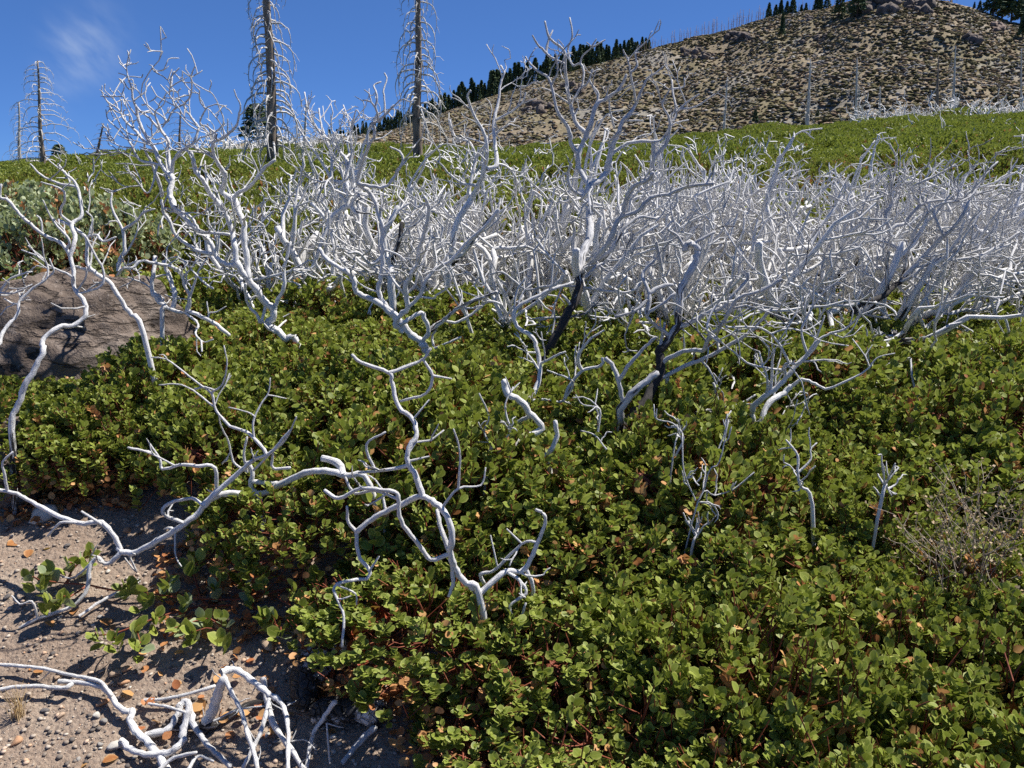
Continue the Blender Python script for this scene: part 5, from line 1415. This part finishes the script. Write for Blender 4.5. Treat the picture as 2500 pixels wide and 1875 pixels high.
for (u, v, w) in [(17, 1335, 42), (75, 1345, 24), (330, 1312, 24), (30, 1262, 36), (50, 1275, 32), (180, 1275, 22), (105, 1345, 20), (178, 1505, 28), (195, 1520, 34), (112, 1521, 24),
                  (267, 1532, 30), (270, 1530, 24), (493, 1710, 44), (505, 1722, 34), (380, 1795, 30), (250, 1866, 30), (215, 1868, 24), (432, 1864, 36), (805, 1783, 26), (840, 1638, 24), (870, 1632, 34), (865, 1660, 30),
                  (560, 1520, 34), (520, 1505, 26), (760, 1640, 26), (300, 1690, 30), (70, 1640, 24), (105, 1645, 22), (140, 1655, 22), (550, 1420, 26)]:
    fallen(u, v, w, 'orange fallen leaf lying alone on the bare soil', 'fallen leaves on the soil')
# drifts of litter under the shrubs
P = []
for (u0, u1, v0, v1, n) in [(60, 340, 1175, 1250, 420), (380, 760, 1330, 1560, 420), (780, 1000, 1480, 1720, 420), (0, 120, 1215, 1290, 90), (960, 1500, 1650, 1875, 380), (1500, 2500, 1500, 1875, 700), (330, 800, 1560, 1800, 60)]:
    for i in range(n):
        P.append(on_ground(rng.uniform(u0, u1), rng.uniform(v0, v1)))
for i in range(2600):
    y_ = rng.uniform(1.5, 6.5); x_ = rng.uniform(-.68 * y_, .68 * y_)
    if not is_bare(x_, y_): P.append(np.array((x_, y_, gz(x_, y_))))
P = np.array(P); n = len(P)
V, F, at = place_leaves('hi', P + np.stack([np.zeros(n), np.zeros(n), rng.uniform(.003, .03, n)], -1), nrm(rng.normal(size=(n, 3)) * np.array((1, 1, .35))),
                        nrm(rng.normal(size=(n, 3)) * .45 + Z), rng.uniform(.022, .036, n), rng.random(n), np.ones(n))
tag(link('leaf_litter', mk_mesh('leaf_litter', V, F, at, True), M_LEAF_ORANGE), kind='stuff')

# ------------------------------------------------------------------ single leaves: the nearest shoots and trailing sprigs
def leaf_objs(parent, base, P, D, N, L, pool, rng):
    D = nrm(D); N = nrm(N - (N * D).sum(1, keepdims=True) * D); X = np.cross(D, N)
    for i in range(len(P)):
        o = link('leaf', pool[int(rng.integers(0, len(pool)))], None, parent)
        M = Matrix(((X[i][0], D[i][0], N[i][0], P[i][0] - base[0]), (X[i][1], D[i][1], N[i][1], P[i][1] - base[1]), (X[i][2], D[i][2], N[i][2], P[i][2] - base[2]), (0, 0, 0, 1)))
        o.matrix_basis = M @ Matrix.Scale(float(L[i]), 4)
# the nearest shrubs show single leaves: their front shoots are separate leaf parts
rng = np.random.default_rng(401)
near_list.sort(key=lambda q: q[2])
vis = [q for q in near_list if 960 < q[5] < 2500 and q[6] < 1900][:13]
for (o, px, py, s, hs, u, v) in vis:
    base = np.array(o.location); R_, H_ = .42 * s, .40 * s * hs
    nsh = 11
    a = rng.uniform(0, 6.28, nsh); q = np.sqrt(rng.random(nsh)) * .8
    T = np.stack([np.cos(a) * q * R_, np.sin(a) * q * R_ - .05, H_ * (np.sqrt(1 - q ** 2.6)) * 1.0 + .035], -1) + base
    ax = nrm(Z * .9 + rng.normal(size=(nsh, 3)) * .3)
    P, D, N, L = shoot_leaves(rng, T, ax, 10, .033, .0085)
    bs = base
    o.rotation_euler = (0, 0, 0); o.scale = (1, 1, 1)
    for ch in o.children: ch.rotation_euler = (0, 0, rng.uniform(0, 6.28)); ch.scale = (s, s, s * hs)
    leaf_objs(o, bs, P, D, N, L, GREEN1, rng)
    tb = Tubes()
    for i in range(nsh): tb.add([T[i] - ax[i] * .15 - bs, T[i] - ax[i] * .06 - bs, T[i] - bs], [.0026, .0023, .0016], 0, 4, False)
    tag(link('shoot_stems', tb.mesh('shoot_stems'), M_STEM, o), kind='stuff')
def sprig(label, stems, clusters, pool, seed, llen=.042, per=6, lift=.09, name='trailing_sprig'):
    """prostrate leafy shoots lying on the soil; stems and clusters in pixels of the lower left ninth"""
    rng = np.random.default_rng(seed)
    px = lambda a, b_: (a * .37707, 1250 + b_ * .37707)
    st = []
    for pts in stems:
        st.append(np.array([on_ground(*px(a, b_), lift * f) + np.array((0, 0, 0)) for (a, b_), f in zip(pts, np.linspace(.25, .75, len(pts)))]))
    base = st[0][0].copy(); base[2] = gz(base[0], base[1])
    o = thing(name, label, 'plant', base)
    for P in st:
        tb = Tubes(); P2 = catmull(P, 4); tb.add(P2 - base, np.linspace(.0042, .0022, len(P2)), 0, 6); link('stem', tb.mesh('stem'), M_STEM, o)
    allp = np.vstack([catmull(P, 4) for P in st])
    tb = Tubes()
    for (a, b_) in clusters:
        c = on_ground(*px(a, b_), lift)
        j = int(np.argmin(((allp - c) ** 2).sum(1)))
        tb.add([allp[j] - base, (allp[j] + c) * .5 + np.array((0, 0, .01)) - base, c - base], [.0026, .0022, .0018], 0, 4, False)
        ax = nrm((c - allp[j]) * 4 + Z * .75 + rng.normal(size=3) * .25)
        Pp, D, N, L = shoot_leaves(rng, c[None], ax[None], per, llen, .011)
        L = np.maximum(L, llen * .72)
        leaf_objs(o, base, Pp, D, N, L, pool, rng)
    tag(link('leaf_stalks', tb.mesh('leaf_stalks'), M_STEM, o), kind='stuff')
sprig('leafy manzanita sprig lying on the soil beside the fallen white branch', [[(1000, 540), (700, 500), (560, 470), (420, 460), (250, 440)], [(430, 460), (480, 360), (590, 270)], [(560, 480), (430, 560), (320, 590)]],
      [(185, 430), (300, 400), (450, 330), (590, 250), (330, 570), (430, 550), (520, 310), (270, 470)], GREEN1 + PALE1[:1], 61, .053)
sprig('trailing green manzanita runners spreading over the soil toward the bottom left', [[(1900, 480), (1600, 560), (1300, 560), (1050, 540), (800, 490)], [(1500, 600), (1250, 620), (1000, 690), (760, 780), (620, 800)], [(1600, 580), (1680, 640), (1750, 700), (1820, 760)], [(1300, 560), (1380, 640), (1430, 760)], [(1300, 560), (1260, 420), (1240, 300)]],
      [(620, 800), (740, 820), (900, 740), (1020, 670), (910, 850), (800, 490), (930, 570), (1060, 500), (1240, 310), (1390, 490), (1440, 690), (1430, 830), (1690, 690), (1760, 670), (1820, 770), (1600, 530), (1240, 780), (1200, 580), (1100, 440), (1560, 420), (860, 470), (1130, 750), (1310, 690)], GREEN1 + PALE1[:1], 62, .054)
sprig('leafy runner hanging at the edge of the green mass above the soil', [[(2050, 520), (1900, 470), (1750, 400), (1500, 330), (1300, 300)], [(1900, 470), (1800, 550), (1960, 640)]],
      [(1300, 280), (1420, 300), (1560, 330), (1700, 390), (1900, 480), (2050, 400), (1960, 620), (1800, 300), (1640, 250), (1480, 220), (2000, 260), (2100, 560)], GREEN1, 63, .046, 8, .14)
sprig('cluster of yellowed leaves at the edge of the bare soil', [[(2100, 700), (2000, 620), (1960, 560)]], [(2070, 560), (2110, 640), (2060, 690), (2000, 560)], YEL1, 66, .036, 6, .08)
sprig('small sprig of rust red leaves above the charred log', [[(2330, 900), (2310, 800), (2290, 700)], [(2310, 800), (2420, 640), (2460, 560)]], [(2300, 790), (2330, 850), (2290, 640), (2460, 640), (2560, 660), (2520, 720), (2420, 700), (2340, 720)], RED1, 64, .040, 6, .16)

# ------------------------------------------------------------------ dry wood on the soil, charred logs
def wood(label, trs, lift=.03, mat=M_WOOD, tw=0, seed=0, name='dead_branch', char=-.1, parts='branch', rough=.0):
    rng = np.random.default_rng(seed); base = None
    tws = Tubes(); nt_ = 0; o = None
    for (pts, r0, r1, l0, l1) in trs:
        ox, oy, sc = FR[12]
        n = len(pts)
        P = np.array([on_ground(ox + a * sc, oy + b_ * sc, l) for (a, b_), l in zip(pts, np.linspace(l0, l1, n))])
        if base is None:
            base = P[0].copy(); o = thing(name, label, 'dead branch', base)
        f = np.linspace(0, 1, n); R = .78 * (r0 + (r1 - r0) * f) * sc / FPX * np.linalg.norm(P - np.array((0, 0, CAM_Z)), axis=1)
        P2 = catmull(P, 5); R2 = np.interp(np.linspace(0, n - 1, len(P2)), np.arange(n), R) * rng.uniform(.88 - rough, 1.12 + rough, len(P2))
        P2[1:-1] += rng.normal(size=(len(P2) - 2, 3)) * R2[1:-1, None] * .14
        tb = Tubes(); tb.add(P2 - base, R2, char + rng.uniform(-.15, .2), 9); link(parts, tb.mesh(parts), mat, o)
        for _ in range(int(np.linalg.norm(np.diff(P2, axis=0), axis=1).sum() * tw)):
            kx = rng.integers(0, len(P2) - 1); out = []
            grow(rng, P2[kx], nrm(rng.normal(size=3) + Z * .5), rng.uniform(.02, .07), .0022, 0, out, .0, .3, 0, .001, .02)
            for p_, r_, _l in out: tws.add(p_ - base, r_, -.2, 4); nt_ += 1
    if nt_: tag(link('twigs', tws.mesh('twigs'), mat, o), kind='stuff')
    return o
wood('bleached forked driftwood branch lying on the soil at the bottom left', [([(190, 150), (270, 155), (340, 175), (370, 215), (400, 245), (430, 248), (420, 275), (440, 310), (480, 350), (520, 400), (545, 450)], 8, 15, .03, .03),
     ([(-10, 95), (120, 105), (230, 130), (320, 150), (360, 195)], 6, 7, .03, .05), ([(-10, 178), (90, 165), (200, 172), (235, 158)], 7, 8, .03, .04)], tw=4, seed=1, char=.05)
wood('curved bleached branch crossing the driftwood at the bottom edge', [([(392, 340), (430, 375), (500, 388), (560, 372), (600, 335)], 11, 12, .02, .05)], seed=2, tw=6)
wood('looped grey dead wood in the middle of the bottom left tangle', [([(470, 325), (540, 305), (575, 255), (582, 228), (605, 216), (622, 280), (650, 330), (685, 370), (745, 425)], 14, 9, .02, .05), ([(590, 330), (600, 280), (610, 225)], 16, 12, .02, .06)], seed=3, tw=8, mat=M_WOOD_CH, char=.1)
wood('upright leaning grey stem with peeling bark in the bottom left tangle', [([(665, 300), (690, 240), (705, 190), (722, 140)], 22, 13, .0, .2), ([(722, 130), (745, 180), (780, 250), (800, 320), (820, 380), (832, 440)], 8, 8, .2, .10), ([(715, 122), (760, 112), (820, 150), (870, 190), (910, 222), (930, 300), (930, 440)], 14, 8, .2, .12), ([(870, 205), (850, 290), (820, 360), (785, 430)], 8, 8, .16, .08), ([(850, 140), (860, 200), (880, 280), (960, 400), (980, 440)], 12, 9, .14, .02)], seed=4, tw=14, char=.0, rough=.1)
wood('straight pale stick lying behind the bottom left tangle', [([(465, 212), (560, 202), (695, 165)], 6, 7, .02, .04)], seed=5)
wood('thin curved white twig lying across the dark wood at the bottom', [([(690, 278), (770, 242), (875, 228)], 4, 3, .08, .1), ([(480, 222), (540, 232), (600, 250)], 5, 5, .03, .06)], seed=6)
wood('forked white twig at the bottom edge of the picture', [([(510, 440), (560, 398), (635, 380)], 8, 6, .05, .07), ([(605, 440), (640, 392), (690, 408)], 7, 4, .05, .06)], seed=7)
wood('upright dry twig with a shaggy fork left of the charred log', [([(988, 440), (1010, 330), (1050, 260), (1085, 215)], 7, 10, .02, .12), ([(1055, 285), (1065, 415)], 4, 3, .1, .04), ([(940, 345), (985, 340), (1022, 372)], 3, 2, .06, .06)], seed=8, tw=12)
wood('short weathered stick at the edge of the leaves, bottom centre', [([(1105, 415), (1160, 345), (1212, 298)], 9, 14, .01, .03)], seed=9, mat=M_WOOD_CH, char=.1)
wood('pale stick lying on the soil under the trailing leaves', [([(255, -60 - 0), (330, -110), (430, -160), (450, -175)], 5, 8, .02, .03)], seed=10)
wood('dark branch lying flat beneath the looped wood at the bottom', [([(640, 320), (720, 270), (850, 215), (1000, 235)], 16, 8, .01, .03), ([(480, 320), (560, 300), (700, 290)], 12, 14, .0, .02)], seed=12, mat=M_WOOD_CH, char=.45)
def mat_char():
    m, t = new_mat('charred_wood'); k = NT(t)
    p = k.n('ShaderNodeTexCoord').outputs['Object']
    v = k.n('ShaderNodeTexVoronoi', {'Vector': p, 'Scale': 42.0}, feature='DISTANCE_TO_EDGE').outputs['Distance']
    n1 = k.noise(9, 5, p, .65); n2 = k.noise(60, 4, p, .7)
    col = k.ramp(n2, [(.35, (.008, .008, .008)), (.65, (.035, .033, .032))])
    ash = k.smooth(k.math('ADD', n1, k.math('MULTIPLY', n2, .25)), .68, .76)
    col = k.mix(ash, col, (.55, .53, .51, 1))
    h = k.math('ADD', k.smooth(v, .0, .12), k.math('MULTIPLY', n2, .5))
    k.out(col, .55, k.bump(h, 1.0, .012), .5)
    return m
M_CHAR = mat_char()
def char_log(label, pts, rs, seed, lift):
    rng = np.random.default_rng(seed); ox, oy, sc = FR[12]
    P = np.array([on_ground(ox + a * sc, oy + b_ * sc, lift) for a, b_ in pts]); P[:, 2] -= lift * .35
    R = np.array(rs) * sc / FPX * np.linalg.norm(P - np.array((0, 0, CAM_Z)), axis=1)
    P2 = catmull(P, 8); R2 = np.interp(np.linspace(0, len(R) - 1, len(P2)), np.arange(len(R)), R)
    R2[0] *= .6; R2[-1] *= .7
    tb = Tubes(); tb.add(P2 - P[0], R2, 0, 22)
    V = tb.V[0]; ctr = np.repeat(np.vstack([P2, P2[-1:]]) - P[0], 22, 0)
    d = V - ctr; V = ctr + d * (1 + .5 * (n3d(V * 14, 1.0, seed) - .5) + .3 * (n3d(V * 45, 1.0, seed + 4) - .5))[:, None]
    V = np.vstack([V, [-nrm(P2[1] - P2[0]) * R2[0] * .3]]); F = tb.F[0]
    j = np.arange(22); cap = np.stack([np.full(22, len(V) - 1), (j + 1) % 22, j], -1)
    tag(link('charred_log', mk_mesh('charred_log', V, [F, cap], None, True), M_CHAR, None, P[0]), label, 'log')
char_log('thick black charred log standing out of the soil at the leaf edge', [(980, 215), (985, 150), (1010, 80), (1070, 30), (1130, 10)], [30, 44, 50, 44, 40], 1, .07)
char_log('low charred log with white ash patches and a knobbed end', [(1005, 250), (1060, 225), (1120, 225), (1180, 225), (1235, 235)], [36, 38, 32, 36, 42], 2, .06)
char_log('small charred knob in front of the ash patched log', [(1180, 195), (1200, 175), (1215, 168)], [22, 24, 16], 3, .08)

# ------------------------------------------------------------------ dry grass tuft
p = on_ground(45, 1752)
o = thing('grass_tuft', 'dry straw coloured grass tuft on the soil at the left edge', 'grass', p)
rng = np.random.default_rng(5)
M_STRAW = mat_simple('straw', (.42, .28, .12), (.62, .47, .26), 50, .8)
tb = Tubes()
for i in range(46):
    a = rng.uniform(0, 6.28); l = rng.uniform(.04, .11); o_ = np.array((math.cos(a), math.sin(a), 0)) * rng.uniform(.1, .55)
    b0 = rng.normal(size=3) * .008; b0[2] = -.005
    tb.add([b0, b0 + (o_ * .4 + Z) * l * .5, b0 + (o_ + Z * .9) * l], [.0011, .0009, .0004], 0, 3, False)
tag(link('blades', tb.mesh('blades'), M_STRAW, o), kind='stuff')
# stray straw blades fallen in the right leaves
# ------------------------------------------------------------------ dry brown shrub at the right
p = on_ground(2330, 1560); bx, by = p[0], p[1]
o = thing('dry_shrub', 'dry brown twiggy shrub with tan seed heads among the leaves at the right', 'shrub', (bx, by, gz(bx, by)))
rng = np.random.default_rng(9)
tb = Tubes(); tips = []
for i in range(26):
    out = []; a = rng.uniform(0, 6.28); tl = rng.uniform(.05, .65)
    grow(rng, np.array((rng.normal() * .05, rng.normal() * .05, -.02)), np.array((math.cos(a) * math.sin(tl), math.sin(a) * math.sin(tl), math.cos(tl))), rng.uniform(.28, .46), .003, 2, out, .14, .2, .55, .0009, .045)
    for P_, R_, l in out:
        tb.add(P_, R_, 0, 3, False)
        for q in P_[1:]: tips.append(q)
link('twigs', tb.mesh('twigs'), M_STEM_GREY, o)['kind'] = 'stuff'
tips = np.array(tips); tips = tips[rng.random(len(tips)) < .9]; tips = np.vstack([tips, tips + rng.normal(size=tips.shape) * .01]); n = len(tips)
V, F, at = place_leaves('lo', tips, nrm(rng.normal(size=(n, 3))), nrm(rng.normal(size=(n, 3))), rng.uniform(.006, .013, n), rng.random(n), np.zeros(n))
M_DRY = mat_leaf('dry_leaf', (.20, .11, .05), (.36, .24, .13), (.58, .44, .28), (.5, .38, .24), (.3, .2, .1), (.4, .3, .2))
tag(link('seed_heads', mk_mesh('seed_heads', V, F, at), M_DRY, o), kind='stuff')
